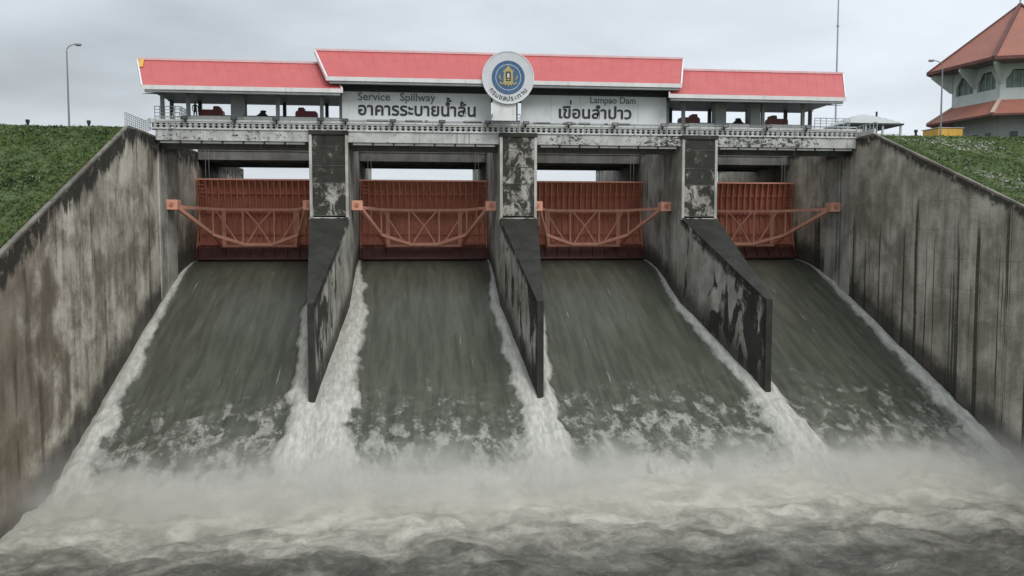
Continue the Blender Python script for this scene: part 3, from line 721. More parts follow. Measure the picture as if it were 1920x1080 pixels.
# ------------------------------------------------------------------ roofs over the hoists
def shelter(label, ridge, eave, zr, ze, cols_front, cols_rear, wide=(), low=12.75):
    cx = (eave[0]+eave[1])/2
    root = empty('roofed_shelter', (cx, 3, 10.36), label=label, cat='roof shelter', group='red roofed shelters on the bridge')
    YE0, YE1, YR = -1.5, 6.6, 3.0; zb = zr - 3.6*(zr-ze)/4.5
    th = .12
    # roof sheets
    b = MB()
    for ye in (YE0, YE1):
        fl = ye > YR
        zq = zb if fl else ze
        vs = [(eave[0], ye, zq), (eave[1], ye, zq), (ridge[1], YR, zr), (ridge[0], YR, zr)]
        vs += [(x, y, z - th) for x, y, z in vs]
        fs = [(0,1,2,3), (7,6,5,4), (0,4,5,1), (1,5,6,2), (3,2,6,7), (0,3,7,4)]
        b.add(vs, [f[::-1] if fl else f for f in fs])
    part(b, 'roof', M['roof'], root)
    # standing seams, barely visible from afar
    b = MB(); n = int((eave[1]-eave[0]) / .9)
    for q in range(1, n):
        xe = eave[0] + (eave[1]-eave[0])*q/n; xr = ridge[0] + (ridge[1]-ridge[0])*q/n
        b.bar((xe, YE0+.05, ze+.015), (xr, YR, zr+.015), .05, .03)
    part(b, 'roof_seams', M['roof'], root)
    part(MB().bar((ridge[0]-.05, YR, zr+.06), (ridge[1]+.05, YR, zr+.06), .30, .20), 'ridge_cap', M['pinkcap'], root)
    for ye in (YE0, YE1):
        s = -1 if ye < YR else 1
        zq = ze if s < 0 else zb
        part(MB().box(eave[0]-.12, eave[1]+.12, min(ye, ye+s*.08), max(ye, ye+s*.08), zq-.34, zq+.02), 'fascia', M['white'], root)
        if s < 0: part(MB().box(eave[0]+.1, eave[1]-.1, ye+.02, ye+.4, ze-.56, ze-.35), 'gutter', M['column'], root)
        for e, rr, sx in ((eave[0], ridge[0], -1), (eave[1], ridge[1], 1)):
            part(MB().add([(e+sx*.02, ye+s*.081, zq-.34), (e+sx*.16, ye+s*.081, zq-.34), (e+sx*.16, ye+s*.081, zq+.05), (e+sx*.02, ye+s*.081, zq+.05),
                           (rr+sx*.02, YR, zr-.32), (rr+sx*.16, YR, zr-.32), (rr+sx*.16, YR, zr+.09), (rr+sx*.02, YR, zr+.09)],
                          [(0,1,2,3),(7,6,5,4),(0,4,5,1),(1,5,6,2),(2,6,7,3),(3,7,4,0)]), 'barge_board', M['white'], root)
    # ceiling and beams
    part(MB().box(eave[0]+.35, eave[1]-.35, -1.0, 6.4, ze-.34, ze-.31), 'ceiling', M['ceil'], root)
    x0, x1 = min(cols_front+cols_rear)-.3, max(cols_front+cols_rear)+.3
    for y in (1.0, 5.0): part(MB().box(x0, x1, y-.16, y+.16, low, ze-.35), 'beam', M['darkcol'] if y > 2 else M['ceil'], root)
    for s, x in ((-1, x0), (1, x1)):
        part(MB().add([(x, .9, low), (x, 1.1, low), (x + s*1.1, 1.1, ze-.345), (x + s*1.1, .9, ze-.345), (x, .9, ze-.345), (x, 1.1, ze-.345)],
                      [(0,3,4), (1,5,2), (0,1,2,3), (0,4,5,1), (3,2,5,4)]), 'bracket', M['column'], root)
    for x in cols_front: part(MB().bev(x-.16, x+.16, .85, 1.17, 10.36, low, .03), 'column', M['column'], root)
    for x in cols_rear: part(MB().bev(x-.16, x+.16, 4.85, 5.17, 10.36, low, .03), 'column', M['darkcol'], root)  # rear columns and beam get near-black paint for the shade under the roof
    for x, wv in wide: part(MB().bev(x-wv, x+wv, .8, 1.9, 10.4, low, .04), 'wide_column', M['widecol'], root)
    return root
M['pinkcap'] = painted('pale pink ridge cap', (.78,.55,.56), (.72,.46,.47), dirt=.1)
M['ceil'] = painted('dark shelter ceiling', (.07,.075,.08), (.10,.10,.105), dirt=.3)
M['widecol'] = painted('mid grey column paint', (.22,.24,.235), (.26,.28,.27), dirt=.25)
rl = shelter('low left red roofed shelter over the left gate hoist', (-25.4, -8.2), (-23.65, -6.7), 16.05, 12.98, [-22.8, -20.55, -12.65, -8.7], [-23.1, -20.5, -16.35, -12.65, -8.65], wide=[(-16.25, .55)], low=12.75)
part(MB().add([(-25.33, 2.93, 16.12), (-24.86, 2.93, 16.12), (-24.55, 1.5, 15.14), (-24.86, 1.5, 15.14)], [(3,2,1,0)]), 'yellow_flashing', M['yellow'], rl)
shelter('tall middle red roofed shelter behind the two sign boards', (-9.4, 26.1), (-7.85, 24.45), 17.27, 14.03, [-6.95, 9.3, 24.0], [-6.95, -1, 4, 9.3, 14, 19, 24.0], low=13.05)
shelter('low right red roofed shelter over the right gate hoist', (24.9, 42.75), (23.5, 40.65), 16.2, 13.08, [25.6, 33.6, 37.7], [25.55, 29.65, 33.65, 37.75, 40.4], wide=[(29.3, .55), (32.8, .5)], low=12.8)

# ------------------------------------------------------------------ lettering
def text_mesh(s, m, ext=.03, off=.0):
    c = bpy.data.curves.new('lettering', 'FONT'); c.body = s; c.extrude = ext; c.resolution_u = 4; c.offset = off
    o = bpy.data.objects.new('lettering', c); col.objects.link(o)
    bpy.context.view_layer.update()
    me = bpy.data.meshes.new_from_object(o.evaluated_get(bpy.context.evaluated_depsgraph_get()))
    bpy.data.objects.remove(o); bpy.data.curves.remove(c)
    me.materials.clear(); me.materials.append(m)
    return me
def fit(me, x0, x1, base, capz, bold=0):
    co = np.array([v.co[:] for v in me.vertices]); mn, mx = co.min(0), co.max(0)
    sx = (x1-x0)/(mx[0]-mn[0])
    out = np.stack([x0 + (co[:,0]-mn[0])*sx, -co[:,2], base + co[:,1]*capz], 1)
    me.vertices.foreach_set('co', out.reshape(-1)); me.update(); return me
def board(label, x0, x1, z0, z1, lines, slots):
    cx = (x0+x1)/2; root = empty('sign_board', (cx, .45, z0), label=label, cat='sign')
    part(MB().bev(x0, x1, .36, .56, z0, z1, .03), 'panel', M['board'], root)
    part(MB().box(x0-.05, x1+.05, .33, .60, z0-.06, z0-.001), 'bottom_channel', M['column'], root)
    n = 5
    for q in range(1, n):
        x = x0 + (x1-x0)*q/n; part(MB().box(x-.012, x+.012, .352, .36, z0+.3, z1-.05), 'panel_joint', M['column'], root)
    for a, c in slots: part(MB().box(a, c, .33, .357, z0+.0, z0+.17), 'gap_shade', M['black'], root)  # flat black strips painted for the shaded gaps under the board
    for s, a, c, bz, cap, m in lines:
        me = fit(text_mesh(s, m, off=.022 if m is M['ink'] else .008), a, c, bz, cap)
        o = inst('lettering', me, root, (-cx, .335-.45, -z0))
board('wide grey sign board with Service Spillway and Thai lettering, left of the round emblem', -6.82, 6.9, 10.4, 13.1,
      [('Service   Spillway', -5.35, 1.72, 12.32, 1.0, M['inkfaded']), ('อาคารระบายนำล้น', -5.35, 5.45, 11.0, 1.55, M['ink']), ('้', 2.75, 3.2, 11.35, 1.55, M['ink'])],
      [(-4.6, -2.6), (-1.1, .5), (.75, 1.0), (4.3, 6.0)])
board('wide grey sign board with Lampao Dam and Thai lettering, right of the round emblem', 9.75, 23.75, 10.4, 13.1,
      [('Lampao Dam', 16.3, 20.7, 12.42, .86, M['inkfaded']), ('เขือนลำปาว', 13.3, 20.3, 11.0, 1.5, M['ink']), ('่', 14.38, 14.50, 11.35, 1.5, M['ink'])],
      [(10.9, 12.5), (13.7, 14.9), (15.2, 16.3), (17.7, 18.0), (18.4, 20.2)])
# round emblem
E = empty('round_emblem', (8.27, -1.75, 10.4), label='large round white emblem with a blue disc and golden shrine figure, above the middle pier', cat='emblem')
def disc(r0, r1, y0, y1, n=56, cz=0):
    b = MB(); vs = []
    for i in range(n):
        a = 2*math.pi*i/n; c, s_ = math.cos(a), math.sin(a)
        vs += [(r1*c, y0, cz + r1*s_), (r1*c, y1, cz + r1*s_), (r0*c, y0, cz + r0*s_), (r0*c, y1, cz + r0*s_)]
    fs = []
    for i in range(n):
        j = (i+1) % n; a, c = i*4, j*4
        fs += [(a+2, c+2, c, a)[::-1], (a, c, c+1, a+1)[::-1], (a+1, c+1, c+3, a+3)[::-1], (a+3, c+3, c+2, a+2)[::-1]]
    return b.add(vs, fs)
CZ = 3.85; M['emwhite'] = painted('emblem white', (.66,.68,.70), (.60,.62,.64), dirt=.15, dirtc=(.4,.41,.42))
disc(.0, 2.34, -.05, .16, cz=CZ).build('outer_disc', M['emwhite'], E)
disc(2.28, 2.38, -.09, .18, cz=CZ).build('rim', M['board'], E)
disc(.0, 1.42, -.08, -.055, cz=CZ).build('blue_disc', M['blue'], E)
disc(1.40, 1.50, -.10, -.06, cz=CZ).build('blue_ring', M['emring'] if 'emring' in M else M['blue'], E)
disc(1.12, 1.16, -.095, -.082, cz=CZ).build('thin_ring', M['board'], E)
def poly(pts, y0, y1, name, m):
    MB().prism([(x, z + CZ) for x, z in pts], y0, y1).build(name, m, E)
sh = [(0,1.12),(.10,.92),(.26,.74),(.44,.62),(.50,.46),(.40,.40),(.44,.05),(.42,-.38),(.56,-.62),(.34,-.60),(.28,-.80),(.12,-.62),(0,-.86)]
poly(sh + [(-x, z) for x, z in sh[-2:0:-1]], -.13, -.082, 'shrine_figure', M['gold'])
poly([(-.22,-.34),(.22,-.34),(.22,.42),(.12,.52),(-.12,.52),(-.22,.42)], -.145, -.131, 'shrine_opening', M['ink'])
poly([(-.10,-.04),(.10,-.04),(.10,.30),(0,.40),(-.10,.30)], -.16, -.146, 'shrine_core', M['emwhite'])
poly([(-.14,-.26),(.14,-.26),(.14,-.14),(-.14,-.14)], -.16, -.146, 'shrine_base', M['gold'])
for s in (-1, 1):
    poly([(s*x, z) for x, z in ([(.62,-.30),(.82,-.10),(.86,.22),(.74,.10),(.70,-.05)] if s < 0 else [(.70,-.05),(.74,.10),(.86,.22),(.82,-.10),(.62,-.30)])], -.12, -.082, 'side_flame', M['gold'])
    poly([(s*x, z) for x, z in ([(.50,-.72),(.78,-.56),(.74,-.34),(.60,-.52)] if s < 0 else [(.60,-.52),(.74,-.34),(.78,-.56),(.50,-.72)])], -.12, -.082, 'side_flame', M['gold'])
chars = 'กรมชลประทาน'
for i, ch in enumerate(chars):
    me = text_mesh(ch, M['ink'], .02); co = np.array([v.co[:] for v in me.vertices]); c = (co.min(0)+co.max(0))/2
    if len(co) == 0: continue
    a = R(212 + (328-212)*(i+.5)/len(chars)); ct, st = math.cos(a+R(90)), math.sin(a+R(90)); s_ = .62
    lx, lz = (co[:,0]-c[0])*s_, (co[:,1]-.28)*s_
    out = np.stack([1.92*math.cos(a) + lx*ct - lz*st, -co[:,2]*1 - .07, CZ + 1.92*math.sin(a) + lx*st + lz*ct], 1)
    me.vertices.foreach_set('co', out.reshape(-1)); me.update(); inst('letter', me, E)
MB().box(-1.4, .75, .17, .30, .0, 2.6).build('back_panel', M['white'], E)
for x in (-1.3, .65): MB().box(x-.06, x+.06, .30, 1.9, .5, .62).build('support_arm', M['column'], E)

# ------------------------------------------------------------------ gate hoists on the machine floor
def hoist(cx, label, mats, x1, x2):
    root = empty('gate_hoist', (cx, 3, 10.36), label=label, cat='hoist', group='electric gate hoists under the low roofs')
    MB().bev(x1-1.2-cx, x2+1.2-cx, -.75, .75, 0, .42, .03).build('base_frame', M['plinth'], root)
    for q, x in enumerate((x1, x2)):
        x -= cx; s = 1 if q == 0 else -1
        pr = [(x-1.0,.42),(x+1.0,.42),(x+1.0,1.0),(x+.92,1.18),(x+s*.72 if s > 0 else x-.1, 1.22)]
        pr = [(x-1.02,.42),(x+1.02,.42),(x+1.0,1.05),(x+.9,1.2),(x+.78,1.2),(x+.74,1.46),(x+.66,1.52),(x+.24,1.52),(x+.18,1.46),(x+.14,1.2),(x-.86,1.2),(x-.98,1.08)]
        if s < 0: pr = [(2*x - a, c) for a, c in pr[::-1]]
        MB().prism(pr, -.5, .5).build('motor_cover', mats, root)
        for dx in (-.55, 0, .55): MB().box(x+dx-.02, x+dx+.02, -.52, -.5, .5, 1.12).build('cover_strap', M['redbrown'], root)
    MB().prism([(-.95,.42),(.95,.42),(.75,.62),(.35,.8),(.12,1.12),(-.12,1.12),(-.45,.8),(-.8,.62)], -.35, .35).build('gearbox', M['black'], root)
    MB().tube([(x1-cx+1.0, 0, .7), (x2-cx-1.0, 0, .7)], .06, 8).build('drive_shaft', M['darkcol'], root)
    MB().lathe([(.28,0),(.28,.1),(.2,.14)], 12, (.0, 0, 1.1)).build('brake_drum', M['darkcol'], root)
hoist(-14.3, 'maroon covered gate hoist under the left roof', M['maroon'], -18.9, -10.3)
M['brownm'] = painted('brown motor cover', (.26,.085,.075), (.20,.065,.06), rough=.5, dirt=.25)
hoist(31.9, 'brown red covered gate hoist under the right roof', M['brownm'], 26.8, 35.9)

# ------------------------------------------------------------------ floodlights along the bridge edge
def floodlight(x, lab):
    root = empty('floodlight', (x, .1, 10.36), label=lab, cat='floodlight', group='black floodlights along the bridge edge')
    inst('lamp_housing', fl_h, root); inst('lamp_glass', fl_g, root); inst('lamp_bracket', fl_b, root)
fl_h = MB().add([(-.3,-.42,-.12),(.3,-.42,-.12),(.3,-.30,.20),(-.3,-.30,.20),(-.18,-.05,-.10),(.18,-.05,-.10),(.18,-.02,.12),(-.18,-.02,.12)],
    [(3,2,1,0),(4,5,6,7),(0,1,5,4),(1,2,6,5),(2,3,7,6),(3,0,4,7)]).mesh('lamp_housing', M['black'])
fl_g = MB().add([(-.2,-.43,-.04),(.2,-.43,-.04),(.2,-.36,.13),(-.2,-.36,.13)], [(0,1,2,3)]).mesh('lamp_glass', M['lens'])
fl_b = MB().bar((0,-.1,-.1), (0,.14,-.3), .10, .10).mesh('lamp_bracket', M['black'])
fx = [(-20.6, 'second column from the left'), (-16.3, 'wide column under the left roof'), (-12.65, 'third slim column under the left roof'), (-8.7, 'last column under the left roof'),
      (-6.5, 'left end of the Service Spillway board'), (-2.2, 'Service Spillway board, second from its left end'), (2.3, 'Service Spillway board, second from its right end'), (6.55, 'right end of the Service Spillway board'),
      (10.1, 'left end of the Lampao Dam board'), (14.2, 'Lampao Dam board, second from its left end'), (18.6, 'Lampao Dam board, second from its right end'), (23.3, 'right end of the Lampao Dam board'),
      (25.5, 'first column under the right roof'), (29.4, 'wide column nearest the signs under the right roof'), (33.7, 'slim column after two wide ones at right'), (37.7, 'last front column under the right roof')]
for x, l in fx: floodlight(x, 'black floodlight below the ' + l)

# ------------------------------------------------------------------ person on the bridge
def person(x, y, z):
    root = empty('person', (x, y, z), R(20), label='person in dark clothes standing on the bridge beside a column under the left roof', cat='person')
    joints = {'pel':(0,0,.95),'ch':(0,0,1.25),'nk':(0,0,1.46),'hd':(0,-.02,1.56),'ht':(0,0,1.70)}
    V = [(0,0,.95),(0,0,1.2),(0,0,1.42),(0,-.01,1.52),(0,-.02,1.62),(0,0,1.70),
         (-.10,0,.9),(-.11,-.03,.5),(-.12,0,.09),(-.12,-.16,.04),(.10,0,.9),(.12,.03,.5),(.13,0,.09),(.13,-.16,.04),
         (-.19,0,1.40),(-.25,.02,1.13),(-.22,-.10,.90),(-.21,-.14,.82),(.19,0,1.40),(.26,.03,1.13),(.24,-.06,.90),(.23,-.09,.82)]
    Ed = [(0,1),(1,2),(2,3),(3,4),(4,5),(0,6),(6,7),(7,8),(8,9),(0,10),(10,11),(11,12),(12,13),(2,14),(14,15),(15,16),(16,17),(2,18),(18,19),(19,20),(20,21)]
    Rd = [.15,.14,.13,.06,.10,.07,.095,.065,.045,.035,.095,.065,.045,.035,.06,.045,.035,.035,.06,.045,.035,.035]
    me = bpy.data.meshes.new('body'); me.from_pydata(V, Ed, []); me.materials.append(M['cloth'])
    o = inst('body', me, root); md = o.modifiers.new('skin', 'SKIN'); 
    for i, r_ in enumerate(Rd): me.skin_vertices[0].data[i].radius = (r_, r_*.85)
    me.skin_vertices[0].data[0].use_root = True
    o.modifiers.new('sub', 'SUBSURF').levels = 1; o.modifiers['sub'].render_levels = 1
    MB().lathe([(.02,.0),(.085,.03),(.105,.1),(.095,.17),(.04,.215)], 10, (0, .01, 1.50)).build('hair', M['black'], root)
    MB().lathe([(.02,.0),(.07,.03),(.085,.08),(.07,.13),(.02,.16)], 10, (0, -.035, 1.49)).build('face', M['skin'], root)
def ensure_skin():
    try: person(-20.1, 1.6, 10.36)
    except Exception as ex: print('person failed', ex)
def person_safe():
    # meshes made from python have no skin layer until the modifier is added through the object
    pass
ensure_skin()

# ------------------------------------------------------------------ lamps, mast, posts on the crest
def street_lamp(x, y, z, h, s, reach, lab):
    root = empty('street_lamp', (x, y, z), label=lab, cat='street lamp', group='street lamps on the dam crest')
    MB().tube([(0,0,0),(0,0,h*.5),(0,0,h-.7)], [.10,.085,.06], 8).build('pole', M['lamp'], root)
    pts = [(0,0,h-.72)] + [(s*reach*(1-math.cos(t)), 0, h-.72+.62*math.sin(t)) for t in np.linspace(.1, math.pi/2, 7)]
    MB().tube(pts, .045, 6).build('arm', M['lamp'], root)
    MB().box(min(s*reach, s*(reach+.55)), max(s*reach, s*(reach+.55)), -.13, .13, h-.17, h-.02).build('lamp_head', M['lamp'], root)
    MB().box(min(s*(reach+.1), s*(reach+.5)), max(s*(reach+.1), s*(reach+.5)), -.1, .1, h-.22, h-.171).build('lens', M['lens'], root)
    MB().lathe([(.2,0),(.2,.12),(.12,.2)], 10).build('base', M['lamp'], root)
street_lamp(-32.6, 5.5, 9.0, 8.9, 1, .75, 'thin grey street lamp on the grassy crest at the left')
street_lamp(55.2, 5.5, 9.5, 8.9, -1, 1.0, 'thin grey street lamp in front of the red roofed tower at the right')
mast = empty('radio_mast', (51.0, 20, 8.3), label='tall thin pale mast rising behind the right red roof', cat='mast')
MB().tube([(0,0,0),(0,0,12),(0,0,26)], [.13,.11,.07], 8).build('mast_pole', M['mast'], mast)
for z in (1.0, 9.0, 17.0): MB().lathe([(.18,z),(.18,z+.1)], 8).build('collar', M['mast'], mast)
for i, (x, y, z, l) in enumerate([(-33.9, 0, 9.1, 'small dark marker post on the left crest, left of the street lamp'), (-28.8, 0, 9.1, 'small dark marker post on the left crest, right of the street lamp'), (49.6, 1, 9.5, 'small dark marker post on the right crest beside the end of the wall'), (54.0, 16, 9.5, 'dark upright post behind the white roofed pavilion')]):
    r = empty('marker_post', (x, y, z), label=l, cat='post')
    h = .95 if i < 3 else 5.0
    MB().bev(-.09, .09, -.09, .09, 0, h, .02).build('post', M['black'], r)
    if i < 3: MB().bev(-.14, .14, -.12, .12, h-.25, h+.02, .02).build('cap', M['black'], r)
md_ = MB(); md_.grid(lambda u, v: (-34.4 + 3.4*u, -3 + 3.5*v, 8.7 + .75*math.sin(math.pi*u)*math.sin(math.pi*v) + .06*mnoise.noise((u*9, v*9, 2))), 18, 12)
tag(md_.build('soil_mound', M['mound'], smooth=True), 'low brown mound of soil at the foot of the left street lamp', 'mound')

# white roofed pavilion behind the right wall
pv = empty('pavilion', (49.9, 12, 9.8), label='low pavilion with a rounded white roof behind the right end of the bridge', cat='pavilion')
M['pvroof'] = painted('off white canopy', (.50,.52,.51), (.42,.44,.43), dirt=.25)
b = MB(); n = 9
def canopy(u, v):
    x = (2*u-1); y = (2*v-1); r = max(abs(x), abs(y)); h = .45 + 1.75*(1-r**1.5) if r > .0 else 2.2
    return (x*3.4, y*3.0, 2.05 + .95*h*.8)
b.grid(canopy, 15, 15); b.build('roof', M['pvroof'], pv, smooth=True)
MB().box(-3.35, 3.35, -2.95, 2.95, 2.22, 2.40).build('eave', M['darkcol'], pv)
for x in (-3.1, -1.0, 1.0, 3.1):
    for y in (-2.7, 2.7): MB().bev(x-.1, x+.1, y-.1, y+.1, 0, 2.22, .02).build('post', M['palerail'], pv)
for x0, x1 in ((-3.0, -1.1), (-.9, .9), (1.1, 3.0)): MB().box(x0, x1, -2.6, -2.52, 0, 1.3).build('infill_panel', M['board'], pv)

# yellow shed
ys_ = empty('yellow_shed', (61.3, 14, 9.5), label='low yellow shed under the left eave of the tower', cat='shed')
MB().bev(-1.75, 1.3, -1.5, 1.5, 0, 2.75, .05).build('wall', M['yellow'], ys_)
MB().add([(-1.85,-1.6,2.76),(1.4,-1.6,2.76),(1.4,1.6,2.76),(-1.85,1.6,2.76),(-1.85,-1.6,2.81),(1.4,-1.6,2.81),(1.4,1.6,2.86),(-1.85,1.6,2.86)],
    [(0,3,2,1),(4,5,6,7),(0,1,5,4),(1,2,6,5),(2,3,7,6),(3,0,4,7)]).build('roof', M['plinth'], ys_)
MB().box(-.5, .5, -1.53, -1.5, 0, 2.1).build('door', M['yellow'], ys_)

# ------------------------------------------------------------------ hexagonal control tower
def tower():
    cx, cy, z0 = 75.88, 21.34, 9.5
    root = empty('control_tower', (cx, cy, z0), label='two storey hexagonal tower with terracotta tiled roofs on the right crest', cat='building')
    A = [R(39 + 60*i) for i in range(6)]
    def cr(r, z): return [Vector((r*math.cos(a), r*math.sin(a), z - z0)) for a in A]
    def lerp(a, c, t): return a + (c-a)*t
    # walls per face
    rw = 7.5
    for i in range(6):
        j = (i+1) % 6
        lo, hi = cr(rw, 15.2), cr(rw, 17.65); a0, a1 = lo[i], lo[j]; c0, c1 = hi[i], hi[j]
        nrm = ((a0+a1)/2); nrm.z = 0; nrm.normalize(); d = (a1-a0).normalized(); L = (a1-a0).length
        def q(p0, s0, s1, za, zb, dep0, dep1, nm, m, par=root):
            P = lambda s, z, o: Vector((a0.x, a0.y, 0)) + d*s + nrm*o + Vector((0, 0, z - z0))
            vs = [P(s0,za,dep0),P(s1,za,dep0),P(s1,zb,dep0),P(s0,zb,dep0),P(s0,za,dep1),P(s1,za,dep1),P(s1,zb,dep1),P(s0,zb,dep1)]
            return MB().add(vs, [(0,1,2,3),(7,6,5,4),(0,4,5,1),(1,5,6,2),(2,6,7,3),(3,7,4,0)]).build(nm, m, par)
        q(0, 0, L, 15.5, 17.65, -.3, 0, 'parapet_wall', M['towerwall'])
        q(0, 0, L, 19.9, 20.75, -.3, .0, 'lintel', M['towerwall'])
        for s0, s1 in ((0, .65), (L/2-.3, L/2+.3), (L-.65, L)): q(0, s0, s1, 17.652, 19.898, -.3, .01, 'pillar', M['towerwall'])
        q(0, .1, L-.1, 17.4, 20.1, -.62, -.55, 'glass', M['glass'])
        for (s0, s1) in ((.66, L/2-.31), (L/2+.31, L-.66)):
            w_ = q(0, s0, s1, 17.652, 17.75, -.42, -.3, 'window_frame', M['palerail'])
            q(0, s0, s1, 17.76, 19.8, -.54, -.50, 'curtain', M['curtain'], w_)
            for t in (.0, .33, .66, 1.0):
                s_ = s0 + (s1-s0-.06)*t; q(0, s_, s_+.06, 17.751, 19.897, -.40, -.34, 'mullion', M['palerail'], w_)
        # lower storey
        lw = 8.4/8.9
        b0, b1 = cr(7.2, z0)[i], cr(7.2, z0)[j]
        MB().add([b0, b1, b1+Vector((0,0,6.4)), b0+Vector((0,0,6.4))], [(0,1,2,3)]).build('lower_wall', M['towerdark'], root)
        for t in (.22, .5, .78):
            c = lerp(b0, b1, t) + nrm*.02; w2 = d*.55
            f = MB().add([c-w2+Vector((0,0,1.3)), c+w2+Vector((0,0,1.3)), c+w2+Vector((0,0,3.1)), c-w2+Vector((0,0,3.1)), 
                          c-w2+nrm*.06+Vector((0,0,1.3)), c+w2+nrm*.06+Vector((0,0,1.3)), c+w2+nrm*.06+Vector((0,0,3.1)), c-w2+nrm*.06+Vector((0,0,3.1))],
                         [(3,2,1,0),(4,5,6,7),(0,1,5,4),(1,2,6,5),(2,3,7,6),(3,0,4,7)]).build('lower_window', M['palerail'], root)
            g = nrm*.065; w3 = d*.47
            MB().add([c-w3+g+Vector((0,0,1.38)), c+w3+g+Vector((0,0,1.38)), c+w3+g+Vector((0,0,3.02)), c-w3+g+Vector((0,0,3.02))], [(0,1,2,3)]).build('pane', M['glass'], f)
        # corner brackets flaring to the eave, and one at mid face
        for p, out in ((lerp(a0, a1, 0), Vector((a0.x, a0.y, 0)).normalized()), (lerp(a0, a1, .5), nrm)):
            base = Vector((p.x, p.y, 0)); t_ = Vector((-out.y, out.x, 0))*.14; wv = t_*2.2
            P = lambda o, z, s: base + out*o + Vector((0,0,z-z0)) + t_*s
            vs = [P(0,18.2,-1),P(.2,18.2,-1),P(2.5,20.2,-1),P(2.5,20.7,-1),P(0,20.7,-1),P(0,18.2,1),P(.2,18.2,1),P(2.5,20.2,1),P(2.5,20.7,1),P(0,20.7,1)]
            MB().add(vs, [(0,1,2,3,4),(9,8,7,6,5),(0,5,6,1),(1,6,7,2),(2,7,8,3),(3,8,9,4)]).build('eave_bracket', M['towerwall'], root)
            # side gussets widening towards the top of the openings
        for e, dd in ((a0, d), (a1, -d), ((a0+a1)/2, d), ((a0+a1)/2, -d)):
            half_ = .65 if e is a0 or e is a1 else .3
            e = Vector((e.x, e.y, 0)) + dd*half_; Z = lambda z: Vector((0,0,z-z0))
            vs = [e+Z(18.7), e+Z(19.898), e+dd*.75+Z(19.898), e+Z(18.7)-nrm*.25, e+Z(19.898)-nrm*.25, e+dd*.75+Z(19.898)-nrm*.25]
            MB().add(vs, [(0,1,2),(5,4,3),(0,3,4,1),(1,4,5,2),(2,5,3,0)]).build('gusset', M['towerwall'], root)
    # roofs
    top = Vector((0, 0, 29.05 - z0)); ev = cr(10.5, 20.9); ev2 = cr(10.5, 20.6)
    lo_o, lo_i = cr(10.4, 14.35), cr(7.4, 16.35); lo_u = cr(10.4, 14.1)
    for i in range(6):
        j = (i+1) % 6
        MB().add([ev[i], ev[j], top, ev2[i], ev2[j], top - Vector((0,0,.6))], [(0,1,2),(5,4,3),(0,3,4,1)]).build('roof_face', M['tilered'], root)
        MB().bar(ev[i] + Vector((0,0,.06)), top + Vector((0,0,.02)), .42, .26).build('hip_ridge', M['redbrown'], root)
        MB().bar(ev[i]*1.003 + Vector((0,0,-.12)), ev[j]*1.003 + Vector((0,0,-.12)), .16, .40).build('eave_board', M['redbrown'], root)
        MB().add([ev2[i]*.998, ev2[j]*.998, Vector((0,0,20.65-z0))], [(2,1,0)]).build('soffit', M['soffit'], root)
        MB().add([lo_o[i], lo_o[j], lo_i[j], lo_i[i], lo_u[i], lo_u[j], lo_i[j]-Vector((0,0,.4)), lo_i[i]-Vector((0,0,.4))], [(0,1,2,3),(7,6,5,4),(0,4,5,1)]).build('lower_roof_face', M['tilered'], root)
        MB().bar(lo_o[i] + Vector((0,0,.08)), lo_i[i] + Vector((0,0,.08)), .42, .2).build('lower_hip_ridge', M['hipcream'], root)
        MB().bar(lo_o[i]*1.002 + Vector((0,0,-.14)), lo_o[j]*1.002 + Vector((0,0,-.14)), .12, .24).build('lower_eave_board', M['redbrown'], root)
    MB().tube([top, top + Vector((0,0,3.0))], [.12, .05], 8).build('finial', M['palerail'], root)
M['hipcream'] = painted('cream hip ridge', (.60,.46,.38), (.52,.40,.33), dirt=.2)
tower()

# ------------------------------------------------------------------ grass, weeds and stones on the slopes
def scatter(name, m, n, region, zf, size, kind_, label=None, blades=3, stone=False, dens=None):
    V, F, A = [], [], []
    x0, x1, y0, y1 = region; cnt = 0
    while cnt < n:
        x = rng.uniform(x0, x1); y = rng.uniform(y0, y1)
        if dens and rng.random() > dens(x, y): 
            cnt += .15; continue
        cnt += 1; z = zf(x, y) - .04; s = size * rng.uniform(.5, 1.5); rr = rng.random()
        if stone:
            b = len(V); a0 = rng.uniform(0, 6)
            for q in range(5): V.append((x + s*math.cos(a0+q*1.26)*rng.uniform(.6,1.1), y + s*math.sin(a0+q*1.26)*rng.uniform(.6,1.1), z))
            V.append((x + s*rng.uniform(-.3,.3), y + s*rng.uniform(-.3,.3), z + s*rng.uniform(.5,.9))); A += [rr]*6
            F += [(b+q, b+(q+1)%5, b+5) for q in range(5)]
        else:
            for q in range(blades):
                a = rng.uniform(0, 2*math.pi); l = s*rng.uniform(.7,1.3); wv = l*rng.uniform(.18,.34); b = len(V)
                dx, dy = math.cos(a), math.sin(a); lean = rng.uniform(.6,1.6)
                V += [(x - dy*wv*.5, y + dx*wv*.5, z), (x + dy*wv*.5, y - dx*wv*.5, z),
                      (x + dx*l*lean*.5 + dy*wv*.6, y + dy*l*lean*.5 - dx*wv*.6, z + l*.62), (x + dx*l*lean*.5 - dy*wv*.6, y + dy*l*lean*.5 + dx*wv*.6, z + l*.62),
                      (x + dx*l*lean, y + dy*l*lean, z + l*rng.uniform(.6,.95))]
                F += [(b, b+1, b+2, b+3), (b+3, b+2, b+4)]; A += [min(1, max(0, rr + rng.uniform(-.15,.15)))]*5
    me = bpy.data.meshes.new(name); me.from_pydata(V, [], F); me.materials.append(m)
    at = me.attributes.new('rnd', 'FLOAT', 'POINT'); at.data.foreach_set('value', A)
    return tag(inst(name, me), label, kind_, kind='stuff')
def zL(x, y):
    t = topL(y) if y < -6.4 else 8.82
    d = -23.9 - x
    return t - .1 + (gn(x, y) if d > 1.5 else 0)
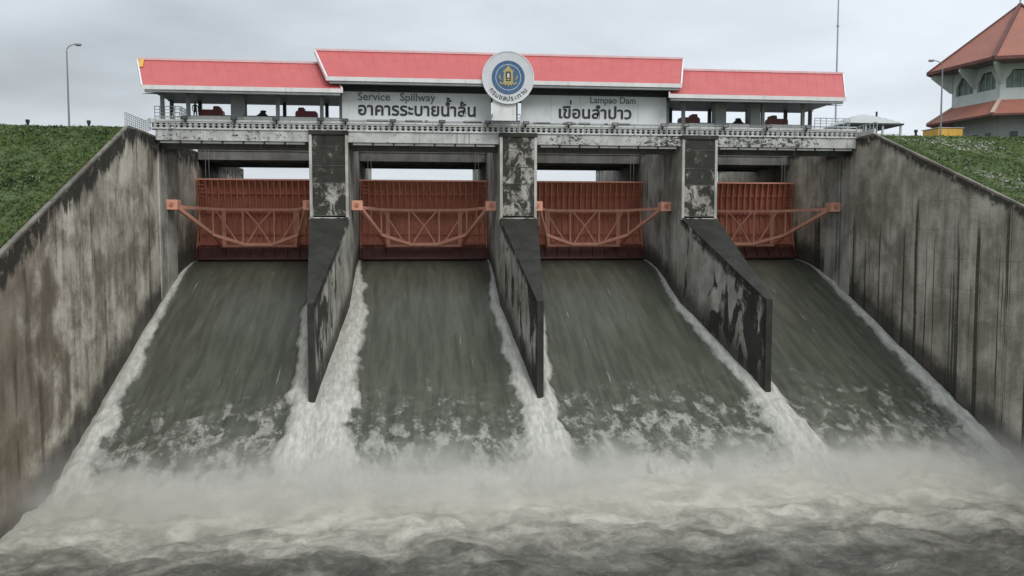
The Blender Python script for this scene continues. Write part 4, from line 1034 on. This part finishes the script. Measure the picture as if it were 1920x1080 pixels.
def zR(x, y):
    t = topR(y) if y < -2.7 else 9.32
    return t - .1 + (gn(x, y) if x - 43.6 > 1.5 else 0)
scatter('grass', M['grass'], 60000, (-54, -23.7, -34, -5.6), zL, .12, 'grass', 'dense green grass covering the slope behind the left side wall')
scatter('grass', M['grass'], 55000, (43.4, 78, -30, -2.4), zR, .11, 'grass', 'green grass covering the slope behind the right side wall')
scatter('weeds', M['weed'], 2600, (-54, -24.3, -34, -5.6), zL, .22, 'weeds', 'pale leafy weeds scattered over the left slope', 5, dens=lambda x, y: max(0, min(1, .15 + 1.8*mnoise.noise((x*.2, y*.22, 6)) + (.6 if (x > -31 and y > -9) else 0))))
scatter('weeds', M['weed'], 1300, (44, 78, -30, -2.5), zR, .19, 'weeds', 'pale weeds scattered over the right slope', 5, dens=lambda x, y: max(0, min(1, .15 + 1.8*mnoise.noise((x*.2, y*.22, 6)))))
scatter('stones', M['stone'], 1700, (45, 78, -22, -4), zR, .17, 'stones', 'loose pale stones lying in a band on the right slope', stone=True, dens=lambda x, y: max(0, min(1, .1 + 2.2*mnoise.noise((x*.13, y*.16, 3)))))

# ------------------------------------------------------------------ spray hanging over the toe of the falls
def mist():
    m = bpy.data.materials.new('spray'); m.use_nodes = True; k = NT(m.node_tree); P = k.pos()
    z = k.n('ShaderNodeSeparateXYZ'); k.put(z.inputs[0], P)
    n = k.noise(P, .22, 4, .6, .6)
    h = k.m('ADD', z.outputs[2], k.m('MULTIPLY', n, -3.2))
    top = k.ss(h, -14.6, -18.2)
    fr = k.m('MULTIPLY', k.ss(z.outputs[1], -33, -25), k.ss(z.outputs[1], -18.5, -25.5))
    d = k.m('MULTIPLY', k.m('MULTIPLY', top, fr), k.m('MULTIPLY', k.ss(n, .3, .62), MIST))
    v = k.n('ShaderNodeVolumePrincipled'); k.put(v.inputs['Density'], d); v.inputs['Color'].default_value = (.94, .925, .88, 1); v.inputs['Anisotropy'].default_value = .2
    o = k.n('ShaderNodeOutputMaterial'); k.t.links.new(v.outputs[0], o.inputs['Volume'])
    b = MB(); b.box(XL+.03, XR-.03, -34, -13.4, -17.6, -11.8)
    tag(b.build('spray_mist', m), 'pale spray hanging over the white water at the foot of the chutes', 'spray', kind='stuff')
MIST = .42
mist()
